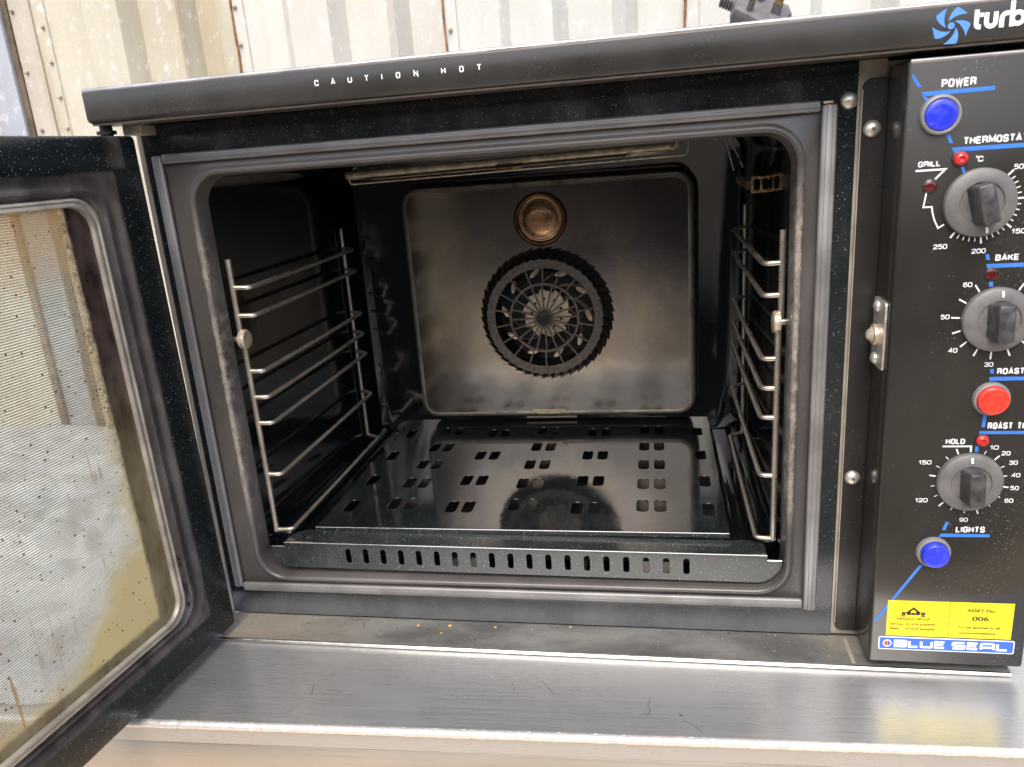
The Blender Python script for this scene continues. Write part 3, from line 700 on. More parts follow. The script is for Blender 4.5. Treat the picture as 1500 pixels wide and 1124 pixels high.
# stained flange rolling into the cavity
bm = bmesh.new(); OX0, OX1, OZ0, OZ1 = .0425, .5960, .0465, .4772
def ring(ins, y, r):
    return [(p[0], y, p[1]) for p in rrect(OX0 - ins, OX1 + ins, OZ0 - ins, OZ1 + ins, r, 10)]
outer = [(p[0], .0042, p[1]) for p in rrect(GX0 - .003, GX1 + .003, GZ0 - .003, GZ1 + .003, .004, 10)]
loft(bm, [outer, ring(.0085, .0042, .034), ring(.0066, .0030, .033), ring(.0042, .0014, .031), ring(.0018, .0014, .029), ring(.0004, .0032, .0275), ring(.0, .006, .027), ring(-.0010, .016, .027), ring(-.0014, .024, .027)])
fin('opening_flange', bm, M['brown'], oven, None, True, 60)
# gasket retaining strips, each a folded channel
def strip(x0, x1, z0, z1, vert):
    bm = bmesh.new()
    box(bm, x0, x1, -.0034, .0018, z0, z1, .0022, 4)
    w = (x1 - x0) if vert else (z1 - z0)
    if vert: box(bm, x0 + w * .30, x1 - w * .30, -.0040, -.0030, z0 + .0006, z1 - .0006, .0007, 2)
    else: box(bm, x0 + .0006, x1 - .0006, -.0040, -.0030, z0 + w * .34, z1 - w * .34, .0007, 2)
    return fin('gasket_strip', bm, M['gasket'], oven, None, True)
strip(.0082, .0182, .0345, .4985, True); strip(.6133, .6255, .0285, .4962, True)
strip(.0187, .6125, .4905, .4995, False); strip(.0187, .6128, .0300, .0402, False)
boxo('gasket_end', (.6138, .6215, -.0042, .003, .4964, .4985), M['tan'], oven, .0006)
# cavity liner: five inner walls with rounded corners
bm = bmesh.new()
WX0, WX1, WZ0, WZ1, WB = .0442, .5952, .048, .4850, .405
def lr(y, ins=0): return [(p[0], y, p[1]) for p in rrect(WX0 + ins, WX1 - ins, WZ0 + ins, WZ1 - ins, .022, 6)]
loft(bm, [lr(.0235), lr(WB - .014), lr(WB - .004, .004), lr(WB, .014)], True)
for f in bm.faces: f.normal_flip()
me = bpy.data.meshes.new('cavity'); bm.to_mesh(me); bm.free(); liner = link('cavity_liner', me, M['enamel_in'], oven, None, True, 35)
# pressed ledges along both cavity side walls at the bottom
bm = bmesh.new()
bm.free()
for b_, v_ in (((.0415, .060, .05, .398, .049, .078), .006), ((.578, .5975, .05, .398, .049, .078), .006), ((.0620, .0885, .06, .40, .049, .070), .004), ((.5525, .576, .06, .40, .049, .070), .004)):
    boxo('side_ledge', b_, M['enamel_in'], oven, v_, 3)
# oven floor tray with punched holes and a folded front lip
holes = []
def hole(cx, cy, w, l): holes.append(rrect(cx - w / 2, cx + w / 2, cy - l / 2, cy + l / 2, .0052, 4))
Y5 = [.106, .1655, .225, .2875, .3515]; Y4 = [.0985, .174, .2565, .343]
for cx, ys in ((.1765, Y5), (.249, Y4), (.322, Y5), (.395, Y4), (.4685, Y5)):
    for yy in ys: hole(cx - .0098, yy, .0128, .0300); hole(cx + .0098, yy, .0128, .0300)
for cx in (.1147, .5308):
    for yy in Y4: hole(cx, yy, .0128, .0310)
tr = plate([[(.0935, .0435), (.5475, .0435), (.5495, .4055), (.0935, .4055)]] + holes, .0014, .0005, 'xy', .0860)
tray = link('floor_tray', tr, M['enamel_tray'], oven)
bm = bmesh.new(); box(bm, .0935, .5475, .0421, .0435, .0810, .0868, .0006, 2); fin('tray_lip', bm, M['enamel_skirt'], tray, None, True)
bm = bmesh.new(); tube(bm, [(.0935, .0424, .0868), (.5475, .0424, .0868)], .0007, 8); fin('lip_edge', bm, M['bright'], tray, None, True)
# slotted skirt across the bottom of the opening (sits very slightly out of level)
def sk(x): return -.0042 * (x - .0697) / .511
out = [(.0697, .0846), (.5807, .0846), (.5807, .0785), (.5950, .0785)]
out += [(.5950, .077)] + [(.575 + .0200 * math.cos(math.radians(-a)), .0755 + .0215 * math.sin(math.radians(-a))) for a in range(0, 91, 10)]
out += [(.0735 - .0200 * math.sin(math.radians(a)), .0755 - .0215 * math.cos(math.radians(a))) for a in range(0, 91, 10)] + [(.0535, .0795), (.0697, .0795)]
lp = [out[::-1]]
for k in range(19):
    cx = .143 + .02 * k; lp.append(rrect(cx - .0029, cx + .0029, .0612, .0785, .0028, 4))
lp = [[(x, z + sk(x)) for x, z in l] for l in lp]
skirt = link('slotted_skirt', plate(lp, .0014, .0004, 'xz', .0105), M['enamel_skirt'], oven)
bm = bmesh.new(); top = [(.0697, .0085)] + [(.0697, .02), (.0710, .028), (.0760, .036), (.083, .0405), (.5770, .0405), (.5807, .0375), (.5807, .0085)]
vs = [bm.verts.new((x, yy, .0842 + sk(x))) for x, yy in top]; f = bm.faces.new(vs); ex = bmesh.ops.extrude_face_region(bm, geom=[f])
for e in ex['geom']:
    if isinstance(e, bmesh.types.BMVert): e.co.z -= .0014
fin('skirt_ledge', bm, M['enamel_skirt'], skirt)
bm = bmesh.new(); tube(bm, [(.0700, .0098, .0846), (.5804, .0098, .0804)], .0009, 8); fin('folded_edge', bm, M['bright'], skirt, None, True)
bm = bmesh.new(); tube(bm, [(.5812, .0101, .0748), (.5945, .0101, .0747)], .0006, 6); fin('wing_edge', bm, M['bright'], skirt, None, True)
bm = bmesh.new(); tube(bm, [(.0540, .0101, .0797), (.0692, .0101, .0796)], .0006, 6); fin('wing_edge', bm, M['bright'], skirt, None, True)
# heating pan below the tray so the holes look into something
boxo('drip_pan', (.095, .546, .06, .40, .050, .054), plain('pan_metal', (.20, .18, .16), .4, .6, .3, 20), oven)
# rear baffle: dished steel plate with the fan opening
bm = bmesh.new(); BX0, BX1, BZ0, BZ1, BY = .1370, .5220, .1120, .4320, .365
def br(ins, y, r): return [(p[0], y, p[1]) for p in rrect(BX0 - ins, BX1 + ins, BZ0 - ins, BZ1 + ins, r, 8)]
loft(bm, [br(0, BY, .018), br(.0030, BY + .0005, .020), br(.0058, BY + .0022, .022), br(.0078, BY + .0052, .024), br(.0086, BY + .0090, .025), br(.0104, BY + .030, .028), br(.0118, BY + .0345, .031), br(.0150, BY + .036, .034)])
FC = Vector((.3262, BY, .2563)); bmesh.ops.recalc_face_normals(bm, faces=bm.faces); me1 = bm_me(bm)
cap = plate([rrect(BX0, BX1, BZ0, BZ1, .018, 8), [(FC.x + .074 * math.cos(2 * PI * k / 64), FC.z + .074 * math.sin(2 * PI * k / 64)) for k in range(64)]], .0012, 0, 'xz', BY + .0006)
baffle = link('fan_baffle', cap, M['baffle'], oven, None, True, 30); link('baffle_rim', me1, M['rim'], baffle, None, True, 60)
bm = bmesh.new(); poly2(bm, [(.296, .1150), (.347, .1150), (.337, .1085), (.306, .1085)], BY - .0012); box(bm, .297, .346, BY - .001, BY + .01, .1135, .1150); fin('locating_tab', bm, M['tan'], baffle)
bm = bmesh.new(); box(bm, .281, .358, .3985, .402, .0898, .0930, .0005); fin('hook_plate', bm, M['tan'], oven)
for x in (.3015, .3465):
    bm = bmesh.new(); lathe(bm, [(.004, 0), (.0036, .002), (.002, .0034), (.0003, .0038)], (x, BY + .012, .4350), '-y', 14)
    fin('rivet', bm, M['iron'], baffle, None, True)
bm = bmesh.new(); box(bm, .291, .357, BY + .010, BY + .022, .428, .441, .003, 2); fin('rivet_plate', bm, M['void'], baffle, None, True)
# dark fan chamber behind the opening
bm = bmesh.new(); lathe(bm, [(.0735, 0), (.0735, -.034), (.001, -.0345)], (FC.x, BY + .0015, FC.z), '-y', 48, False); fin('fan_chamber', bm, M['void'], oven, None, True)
# fan wheel: beige disc with holes and swept blades
bm = bmesh.new(); WYy = BY + .017
n = 80; ringo = []
for k in range(n):
    a = 2 * PI * k / n; r = .030 + .0065 * ((k % 8) / 8.0); ringo.append((FC.x - .002 + r * math.cos(a), FC.z - .002 + r * math.sin(a)))
hl = [ringo] + [[(FC.x - .002 + .0215 * math.cos(2 * PI * j / 9 + .3) + .0021 * math.cos(t * PI / 6), FC.z - .002 + .0215 * math.sin(2 * PI * j / 9 + .3) + .0021 * math.sin(t * PI / 6)) for t in range(12)] for j in range(9)]
wheel = link('fan_wheel', plate(hl, .0012, 0, 'xz', WYy), M['wheel'], oven)
for j in range(10):
    bm = bmesh.new(); a0 = 2 * PI * j / 10 + .15; rowA, rowB = [], []
    for s in range(9):
        t = s / 8; r = .030 + .036 * t; a = a0 - 1.0 * t; x, z = FC.x - .002 + r * math.cos(a), FC.z - .002 + r * math.sin(a)
        rowA.append(bm.verts.new((x, WYy - .0008 - .001 * t, z))); w = .011 + .004 * t
        rowB.append(bm.verts.new((x + .004 * t * math.cos(a + 1.2), WYy + w, z + .004 * t * math.sin(a + 1.2))))
    for s in range(8): bm.faces.new((rowA[s], rowA[s + 1], rowB[s + 1], rowB[s]))
    # spoon-shaped tip
    r = .060; a = a0 - .86; c = Vector((FC.x - .002 + r * math.cos(a), WYy - .0015, FC.z - .002 + r * math.sin(a))); tdir = Vector((math.sin(a + .5), 0, -math.cos(a + .5))); nd = Vector((math.cos(a + .5), 0, math.sin(a + .5)))
    ctr = bm.verts.new(c + Vector((0, .0015, 0))); ri = [bm.verts.new(c + tdir * .0090 * math.cos(q * PI / 8) + nd * .0034 * math.sin(q * PI / 8)) for q in range(16)]
    for q in range(16): bm.faces.new((ctr, ri[q], ri[(q + 1) % 16]))
    me = bm_me(bm); link('blade', me, M['wheel'], wheel)
# fan guard: slanted louvre ring round a spoked face
GY = BY - .024; R0, R1 = .0795, .0945
bm = bmesh.new(); NF = 44
for k in range(NF):
    a0 = 2 * PI * k / NF; da = 2 * PI / NF; rowsv = []
    for s in range(5):
        t = s / 4; r = R0 + (R1 - R0) * t; sw = -.16 * t; yy = GY + (.0245) * t ** 1.2
        aA, aB = a0 + sw + da * .05, a0 + sw + da * .97
        lift = .0012
        rowsv.append((bm.verts.new((FC.x + (r + lift) * math.cos(aA), yy, FC.z + (r + lift) * math.sin(aA))), bm.verts.new((FC.x + (r - .0012) * math.cos(aB), yy + .001, FC.z + (r - .0012) * math.sin(aB)))))
    for p, q in zip(rowsv, rowsv[1:]): bm.faces.new((p[0], p[1], q[1], q[0]))
lathe(bm, [(R0 - .002, .0245), (R0 + .0045, .014), (R1 - .005, .004), (R1 - .002, -.001)], (FC.x, BY, FC.z), '-y', 88, False)
guard = fin('fan_guard', bm, M['iron'], oven)
bm = bmesh.new()
teeth = []
for k in range(NF):
    a = 2 * PI * k / NF
    teeth += [(FC.x + (R0 + .0020) * math.cos(a), FC.z + (R0 + .0020) * math.sin(a)), (FC.x + (R0 + .0002) * math.cos(a + 2 * PI / NF * .9), FC.z + (R0 + .0002) * math.sin(a + 2 * PI / NF * .9))]
circ = lambda r, n=64: [(FC.x + r * math.cos(2 * PI * k / n), FC.z + r * math.sin(2 * PI * k / n)) for k in range(n)]
ms = [plate([teeth, circ(.0690)], .0022, 0, 'xz', GY), plate([circ(.0487), circ(.0455)], .0026, 0, 'xz', GY - .0006), plate([circ(.0135, 32), circ(.0105, 32)], .004, 0, 'xz', GY - .001)]
bm = bmesh.new()
def spoke(a, ra, rb, w):
    c, s = math.cos(a), math.sin(a); t = Vector((-s, 0, c)) * w / 2
    p0, p1 = Vector((FC.x + ra * c, GY, FC.z + ra * s)), Vector((FC.x + rb * c, GY, FC.z + rb * s)); f = Vector((0, -.0012, 0)); b = Vector((0, .0012, 0))
    q = [p0 - t + f, p1 - t + f, p1 + t + f, p0 + t + f, p0 - t + b, p1 - t + b, p1 + t + b, p0 + t + b]; v = [bm.verts.new(i) for i in q]
    for idx in ((0, 1, 2, 3), (7, 6, 5, 4), (0, 4, 5, 1), (3, 2, 6, 7)): bm.faces.new([v[i] for i in idx])
for k in range(18): spoke(2 * PI * k / 18 + .16, .0482, .0695, .0021)
for k in range(20): spoke(2 * PI * k / 20 + .02, .0128, .0460, .0022)
ms.append(bm_me(bm))
link('guard_face', join_meshes(ms), M['guard'], guard)
bm = bmesh.new(); lathe(bm, [(.0112, .002), (.0108, -.006), (.006, -.0075), (.0002, -.0075)], (FC.x, GY, FC.z), '-y', 28, False); fin('hub_cup', bm, M['guard'], guard, None, True)
bm = bmesh.new(); lathe(bm, [(.0062, .0078), (.0002, .0078)], (FC.x, GY, FC.z), '-y', 20, False); fin('hub_bore', bm, M['void'], guard)
# oven light
bm = bmesh.new(); LC = (.3255, BY, .3885)
lathe(bm, [(.0365, -.001), (.0365, .003), (.0345, .0058), (.0318, .0060), (.0302, .0042), (.0295, .002)], LC, '-y', 48, False)
lamp = fin('oven_light', bm, M['copper_rim'], oven, None, True, 60)
bm = bmesh.new(); lathe(bm, [(.0296, .0022), (.026, .0012), (.0235, .0030), (.018, .0052), (.010, .0066), (.0002, .0070)], LC, '-y', 48, False)
fin('light_lens', bm, M['copper'], lamp, None, True, 60)
# grill element under the cavity roof
bm = bmesh.new(); EY = .13
tube(bm, fillet([(.150, .30, .476), (.148, EY, .4655), (.497, EY, .4718), (.505, EY + .01, .476)], .012), .0044, 12)
tube(bm, fillet([(.160, .30, .470), (.160, EY + .035, .4630), (.490, EY + .035, .4690), (.490, .30, .476)], .015), .0042, 12)
el = fin('grill_element', bm, M['element'], oven, None, True, 60)
bm = bmesh.new(); box(bm, .168, .455, EY - .004, EY + .03, .4600, .4612); me = bm_me(bm)
for v in me.vertices: v.co.z += (v.co.x - .15) * .018
link('reflector_plate', me, M['bronze'], el)
bm = bmesh.new()
tube(bm, fillet([(.154, EY - .006, .4665), (.154, EY - .006, .4568), (.512, EY - .006, .4628), (.513, EY - .006, .478)], .005), .0011, 8)
tube(bm, fillet([(.448, EY - .004, .4640), (.452, EY - .004, .4660), (.456, EY - .004, .4702), (.470, EY - .004, .4718)], .003), .0009, 6)
tube(bm, fillet([(.492, EY - .006, .4730), (.498, EY - .006, .4680), (.503, EY - .006, .4790)], .005), .001, 6)
fin('wire_cradle', bm, M['element'], el, None, True, 60)
boxo('element_clip', (.315, .345, EY - .0085, EY - .006, .4612, .4632), M['brass'], el)
# thermostat bulb clip, folded brass, with its capillary
CY = .16
cp = plate([rrect(.5835, .6035, .4190, .4356, .001, 2), rrect(.5858, .5926, .4212, .4336, .0032, 4), rrect(.5946, .6012, .4212, .4336, .0032, 4)], .0012, .0002, 'xz', CY)
for v in cp.vertices: v.co.x -= .006
clip = link('thermostat_clip', cp, M['brass'], oven)
bm = bmesh.new(); tube(bm, [(.5765, CY + .002, .427), (.5735, CY + .075, .4300)], .0042, 10)
for k in range(9): 
    t = k / 8; c = Vector((.5765 - .003 * t, CY + .006 + .055 * t, .427 + .003 * t)); tube(bm, [c, c + Vector((0, .003, 0))], .0052, 10)
fin('sensor_bulb', bm, M['bronze'], clip, None, True)
bm = bmesh.new(); tube(bm, [(.5593, .25, .4785), (.5600, .25, .470), (.5686, .25, .4395), (.5745, .25, .4504), (.576, .255, .456)], .0011, 6); tube(bm, [(.563, .262, .478), (.5765, .262, .450), (.580, .262, .442)], .0007, 6)
fin('capillary', bm, M['rail'], clip, None, True)
# side racks
ZR = [.3648, .3355, .2755, .2465, .2172, .1572]
def rack(xu, xi, zlow):
    sgn = 1 if xi > xu else -1; bm = bmesh.new(); yf, yr = .030, .333
    kz = .3105
    tube(bm, [(xu, yf, .394), (xu, yf, kz + .002)], .0031, 10); tube(bm, [(xu + sgn * .002, yf, kz - .004), (xu + sgn * .0022, yf, zlow - .001)], .0031, 10)
    tube(bm, [(xu, yr, .394), (xu, yr, zlow)], .0028, 10)
    for z in ZR:
        tube(bm, fillet([(xu, yf, z), (xi, yf + .001, z - .0006), (xi + sgn * .0, yr - .012, z + .001), (xu - sgn * .001, yr, z + .002)], .007, 5), .0026, 10)
    tube(bm, fillet([(xu, yf, zlow), (xi + sgn * .003, yf, zlow + .001), (xi + sgn * .002, yr - .012, zlow), (xu, yr, zlow)], .006, 5), .0026, 10)
    # wall stand-off pegs
    for z in (kz,): tube(bm, [(xu - sgn * .009, yf, z), (xu, yf, z)], .0034, 10)
    r = fin('side_rack', bm, M['rail'], oven, None, True, 60)
    bm = bmesh.new(); lathe(bm, [(.0100, .0010), (.0104, .0024), (.0104, .0060), (.0092, .0074), (.0012, .0076), (.0008, .0076), (.0002, .0076)], (xu, yf - .001, kz), 'x' if sgn > 0 else '-x', 28)
    ts = fin('thumb_screw', bm, M['knob_screw'], r, None, True)
    bm = bmesh.new(); x = xu + sgn * .0078; box(bm, min(x, x - sgn * .0006), max(x, x - sgn * .0006), yf - .0095, yf + .0075, kz - .0007, kz + .0007)
    for v in bm.verts:
        d = v.co - Vector((x, yf - .001, kz)); c, s = math.cos(.9), math.sin(.9); v.co.y, v.co.z = yf - .001 + d.y * c - d.z * s, kz + d.y * s + d.z * c
    return r
rack(.0500, .0690, .0893); rack(.5905, .5748, .0885)
# sill with a bright rolled lip
boxo('sill', (-.003, .784, -.0462, .0, -.0040, -.0002), M['sill'], oven)
bm = bmesh.new(); tube(bm, [(-.003, -.0462, -.0022), (.784, -.0462, -.0022)], .0022, 10); fin('sill_lip', bm, M['bright'], oven, None, True, 60)
boxo('sill_tab', (.6505, .6540, -.043, -.004, -.0001, .0004), M['cream'], oven)
# black side channel with rounded corners and its two screws
ch = plate([[(.6640, .0055), (.6640, .5130)] + [(.6515 - .0075 * math.sin(math.radians(a)), .5055 + .0075 * math.cos(math.radians(a))) for a in range(0, 91, 15)] + [(.6515 - .0075 * math.cos(math.radians(a)), .013 - .0075 * math.sin(math.radians(a))) for a in range(0, 91, 15)]], .0022, .0007, 'xz', .0012)
chan = link('side_channel', ch, M['black'], oven)
bm = bmesh.new(); tube(bm, [(.6440, .0006, .014), (.6440, .0006, .505)], .0006, 6); fin('channel_edge', bm, M['cream'], chan, None, True)
def screw(name, x, z, par, y, ax='-y', r=.0068):
    bm = bmesh.new(); lathe(bm, [(r, 0), (r * .98, r * .2), (r * .8, r * .45), (r * .5, r * .62), (r * .2, r * .68), (.0001, r * .69)], (x, y, z) if ax == '-y' else (x, y, z), ax, 24)
    s = fin(name, bm, M['screw'], par, None, True, 80)
    if ax == '-y':
        if par is not oven:
            bm = bmesh.new(); a = .5
            for k in (0, 1):
                q = a + k * PI / 2; c_, s_ = math.cos(q) * r * .26, math.sin(q) * r * .26; stroke(bm, [(x - c_, z - s_), (x + c_, z + s_)], r * .14, y - r * .70)
            fin('screw_slot', bm, M['slot'], par)
    return s
screw('frame_screw', .6341, .4974, oven, .0); screw('channel_screw', .6526, .4743, chan, .0); screw('channel_screw', .6526, .1684, chan, .0)
# control panel
panel = boxo('control_panel', (.6627, .7908, -.050, .0, .0074, .5207), M['panel'], oven, .0030, 3)
PY = -.05022
bm = bmesh.new(); tube(bm, [(.6645, -.0487, .5194), (.7895, -.0487, .5194)], .0015, 10); fin('panel_edge_highlight', bm, M['edge'], panel, None, True, 60)  # bright tube builds a highlight into the worn panel edge
# door catch on the panel side
ct = plate([rrect(-.0410, -.0075, .2815, .3390, .003, 3)], .0022, .0004, 'yz', .6613)
catch = link('door_catch', ct, M['screw'], oven)
bm = bmesh.new(); lathe(bm, [(.0090, 0), (.0090, .0035), (.0068, .004), (.0062, .0048), (.0050, .0060), (.0040, .0076), (.0024, .0086), (.0002, .0090)], (.6601, -.0215, .3085), '-x', 20); fin('catch_ball', bm, M['knob_screw'], catch, None, True)
for z in (.3325, .2875): screw('catch_screw', .6602, z, catch, -.0195, '-x', .0052)
# --- printed lettering and trim
bmw = bmesh.new()
def T(s, x0, x1, z0, z1, t=.22): link('printed_number' if s.isdigit() else 'printed_word', sign(s, x0, x1, z0, z1, PY, t), M['white_ink'], panel)
T("POWER", .6860, .7094, .4995, .5053); T("THERMOSTAT", .7042, .7478, .4583, .4636); T("GRILL", .6741, .6899, .4440, .4481)
T("BAKE TIMER", .7341, .7725, .3708, .3755); T("ROAST", .7440, .7640, .2799, .2850); T("ROAST TIMER", .7414, .7800, .2335, .2392); T("HOLD", .7110, .7258, .2205, .2252); T("LIGHTS", .7253, .7481, .1399, .1455)
T("C", .7153, .7191, .4453, .4494, .2); poly2(bmw, [(.7146 + .0008 * math.cos(t * PI / 5), .4490 + .0008 * math.sin(t * PI / 5)) for t in range(10)], PY)
def num(s, x, z, h=.0037, w=None):
    w = w or .0033 * len(s); T(s, x, x + w, z, z + h, .175)
for s, x, z in (("50", .7403, .4382), ("100", .7515, .4143), ("150", .7434, .3908), ("200", .7169, .3771), ("250", .6894, .3818),
                ("60", .7131, .3513), ("50", .6989, .3262), ("40", .7068, .2987), ("30", .7341, .2864), ("20", .7640, .2987), ("10", .7720, .3262), ("10", .7449, .2155), ("20", .7541, .2104), ("30", .7604, .2021), ("40", .7634, .1910), ("50", .7635, .1795), ("60", .7604, .1680), ("90", .7273, .1500), ("120", .6913, .1678), ("150", .6917, .2024)):
    num(s, x, z)
def tick(pa, pb, w): stroke(bmw, [pa, pb], w, PY)
K1 = Vector((.7188, .4155)); K2 = Vector((.7392, .3250)); K3 = Vector((.7315, .1872))
def dial(c, spec):
    global bmw
    bmw = bmesh.new()
    for deg, r0, r1, w in spec:
        a = math.radians(deg); tick((c.x + r0 * math.cos(a), c.y + r0 * math.sin(a)), (c.x + r1 * math.cos(a), c.y + r1 * math.sin(a)), w)
def dial_done(): link('dial_ticks', bm_me(bmw), M['white_ink'], panel)
degree = bm_me(bmw); link('degree_sign', degree, M['white_ink'], panel)
sp = []; degs = [46 - i * (46 + 125) / 20 for i in range(21)]
for i, d in enumerate(degs): sp.append((d, .0262, .0312 if i % 5 == 0 else .0292, .0013 if i % 5 == 0 else .0008))
dial(K1, sp); dial_done()
dial(K2, [(d, .0262, .0325, .0012) for d in (122, 149, 176, 199, 222, 245, 268, 293, 318, 341, 4, 31, 58)]); dial_done()
dial(K3, [(d, .0262, .0312 if i % 3 == 1 else .0292, .0012 if i % 3 == 1 else .0007) for i, d in enumerate((68, 47, 28, 10, -10, -30, -51, -72, -92, -114, -133, -151, -171, 170, 152, 131, 112))]); dial_done()
bmw = bmesh.new(); stroke(bmw, [(.6726, .4415), (.6934, .4415), (.6868, .4346)], .0014, PY - .0001)
link('printed_line', bm_me(bmw), M['white_ink'], panel)
bmw = bmesh.new(); stroke(bmw, [(.6815, .4252), (.6800, .4142), (.6861, .4142), (.6868, .4099), (.6885, .4043), (.6916, .3979), (.6957, .4004)], .0011, PY - .0001)
link('printed_line', bm_me(bmw), M['white_ink'], panel)
bmw = bmesh.new(); stroke(bmw, [(.7090, .2185), (.7307, .2185), (.7307, .2135)], .0014, PY - .0001)
link('printed_line', bm_me(bmw), M['white_ink'], panel)
for q in ([(.6724, .4976), (.7222, .4979), (.7224, .4949), (.6756, .4946)], [(.6657, .5108), (.6666, .5103), (.6728, .5011), (.6702, .5011), (.6659, .5075)], [(.6721, .49745), (.6752, .4945), (.6786, .4921), (.6766, .4905)],
          [(.6917, .4669), (.6942, .4667), (.6974, .4601), (.6947, .4599)], [(.6965, .4568), (.7880, .4566), (.7880, .4536), (.6988, .4536), (.6980, .4540)], [(.6980, .4538), (.7002, .4535), (.6999, .4526), (.6987, .4523)], [(.7034, .4432), (.7056, .4435), (.7078, .4376), (.7062, .4369)],
          [(.7270, .3763), (.7293, .3762), (.7306, .3716), (.7277, .3720)], [(.7283, .3686), (.7880, .3684), (.7880, .3655), (.7290, .3653)], [(.7311, .3564), (.7339, .3563), (.7347, .3508), (.7319, .3509)],
          [(.7387, .2779), (.7880, .2774), (.7880, .2747), (.7391, .2745)], [(.7387, .2845), (.7414, .2844), (.7418, .2807), (.7391, .2808)], [(.7372, .2455), (.7398, .2455), (.7396, .2352), (.7369, .2350)],
          [(.7357, .2318), (.7880, .2316), (.7880, .2289), (.7357, .2291)], [(.7340, .2189), (.7367, .2186), (.7364, .2135), (.7338, .2135)],
          [(.7138, .1386), (.7520, .1385), (.7523, .1357), (.7147, .1353), (.7123, .1350)], [(.7169, .1497), (.7195, .1494), (.7172, .1418), (.7144, .1420)], [(.6991, .1081), (.7020, .1078), (.6662, .0485), (.6660, .0525)]):
    bmb = bmesh.new(); poly2(bmb, q, PY); link('blue_stripe', bm_me(bmb), M['blue_ink'], panel)
# --- rotary knobs
def knob(c, ang, tilt_ptr):
    bm = bmesh.new()
    lathe(bm, [(.0255, .0002), (.0255, .0030), (.0250, .0044), (.0235, .0054), (.0162, .0072), (.0156, .0070), (.0150, .0060), (.0002, .0060)], (c.x, -.050, c.y), '-y', 56, False)
    k = fin('control_knob', bm, M['knob'], oven, None, True, 35)
    bm = bmesh.new(); prof = [(-.0050, .0), (-.0050, .0)]
    # bar grip: wide foot tapering to a flat-topped ridge
    def sec(w, l, hgt): return [(p[0], hgt, p[1]) for p in rrect(-w, w, -l, l, min(w, l) * .35, 3)]
    loft(bm, [sec(.0088, .0150, .0050), sec(.0078, .0150, .0080), sec(.0062, .0147, .0190), sec(.0056, .0143, .0208), sec(.0048, .0135, .0214)], True)
    R_ = Matrix.Rotation(ang, 4, 'Y')
    for v in bm.verts:
        v.co = Vector((v.co.x, -v.co.y, v.co.z)); v.co = R_ @ v.co; v.co += Vector((c.x, -.050, c.y))
    fin('grip', bm, M['grip'], k, None, True, 35)
    bm = bmesh.new(); a = math.radians(tilt_ptr); r0, r1 = .0186, .0232
    t0, t1 = -.050 - .0072, -.050 - .0058
    d = Vector((math.cos(a), 0, math.sin(a))); n_ = Vector((-d.z, 0, d.x)) * .0009
    bm.faces.new([bm.verts.new(Vector((c.x, 0, c.y)) + d * r + s * n_ + Vector((0, yy, 0))) for r, s, yy in ((r0, -1, t0), (r1, -1, t1 - .0003), (r1, 1, t1 - .0003), (r0, 1, t0))])
    me = bm_me(bm); link('pointer_mark', me, M['white_ink'], k); k['label'] = 'grey dial knob'
    return k
knob(K1, math.radians(-14), -76); knob(K2, math.radians(-2), 88); knob(K3, math.radians(-3), 93)
for o in list(COL.objects):
    if o.name.startswith('control_knob') and 'label' in o: del o['label']
# --- push buttons
def button(x, z, rb, rc, hgt, mat, dome):
    bm = bmesh.new(); lathe(bm, [(rb, .0002), (rb, .0022), (rb * .95, .0040), (rb * .86, .0046), (rc * 1.02, .0040), (rc * 1.02, .001)], (x, -.050, z), '-y', 44, False)
    b = fin('push_button', bm, M['bezel'], oven, None, True, 40)
    bm = bmesh.new(); lathe(bm, [(rc, .0005), (rc, hgt - .0012), (rc * .96, hgt - .0004), (rc * .9, hgt), (rc * .6, hgt + dome * .6), (.0002, hgt + dome)], (x, -.050, z), '-y', 44, False)
    fin('button_cap', bm, mat, b, None, True, 40)
button(.6865, .4806, .0145, .0113, .0052, M['btn_blue'], .0002); button(.7414, .2597, .0140, .0116, .0085, M['btn_red'], .0006); button(.7088, .1213, .0140, .0108, .0105, M['btn_blue'], .0002)
# --- pilot lights
def pilot(x, z, r, mat, hgt):
    bm = bmesh.new(); lathe(bm, [(r * 1.22, .0001), (r * 1.2, .0008), (r * 1.02, .0011), (r, .0004)], (x, -.050, z), '-y', 28, False); p = fin('pilot_light', bm, M['black'], oven, None, True)
    bm = bmesh.new(); lathe(bm, [(r, .0003), (r, hgt * .5), (r * .8, hgt * .85), (r * .45, hgt), (r * .4, hgt * .7), (.0002, hgt * .6)], (x, -.050, z), '-y', 28, False); fin('pilot_lens', bm, mat, p, None, True)
pilot(.7031, .4484, .0050, M['pilot_red'], .0046); pilot(.6836, .4298, .0044, M['pilot_dark'], .0016); pilot(.7328, .3605, .0044, M['pilot_dark'], .0012); pilot(.7384, .2236, .0048, M['pilot_red'], .0036)
# --- asset label
boxo('asset_label', (.6759, .7783, -.05035, -.0501, .0364, .0721), M['yellow'], oven); al = COL.objects['asset_label']
y = -.05042
ms = [text("AIREDALE GROUP", .6835, .7115, .0527, .0553, y, .030), text("Service:", .6790, .6900, .0474, .0496, y, .034), text("01274 626970", .6920, .7163, .0474, .0496, y, .034),
      text("Sales:", .6790, .6872, .0428, .0450, y, .034), text("01274 626666", .6920, .7163, .0428, .0450, y, .034),
      text("ASSET No.", .7408, .7640, .0628, .0660, y, .034), text("006", .7455, .7592, .0541, .0588, y, .034), text("To be quoted in all", .7345, .7690, .0461, .0487, y, .034), text("communications.", .7362, .7666, .0405, .0430, y, .034)]
bm = bmesh.new(); hx, hz = .6975, .0575
stroke(bm, [(hx - .0056, hz + .0020), (hx, hz + .0072), (hx + .0056, hz + .0020)], .0020, y); 
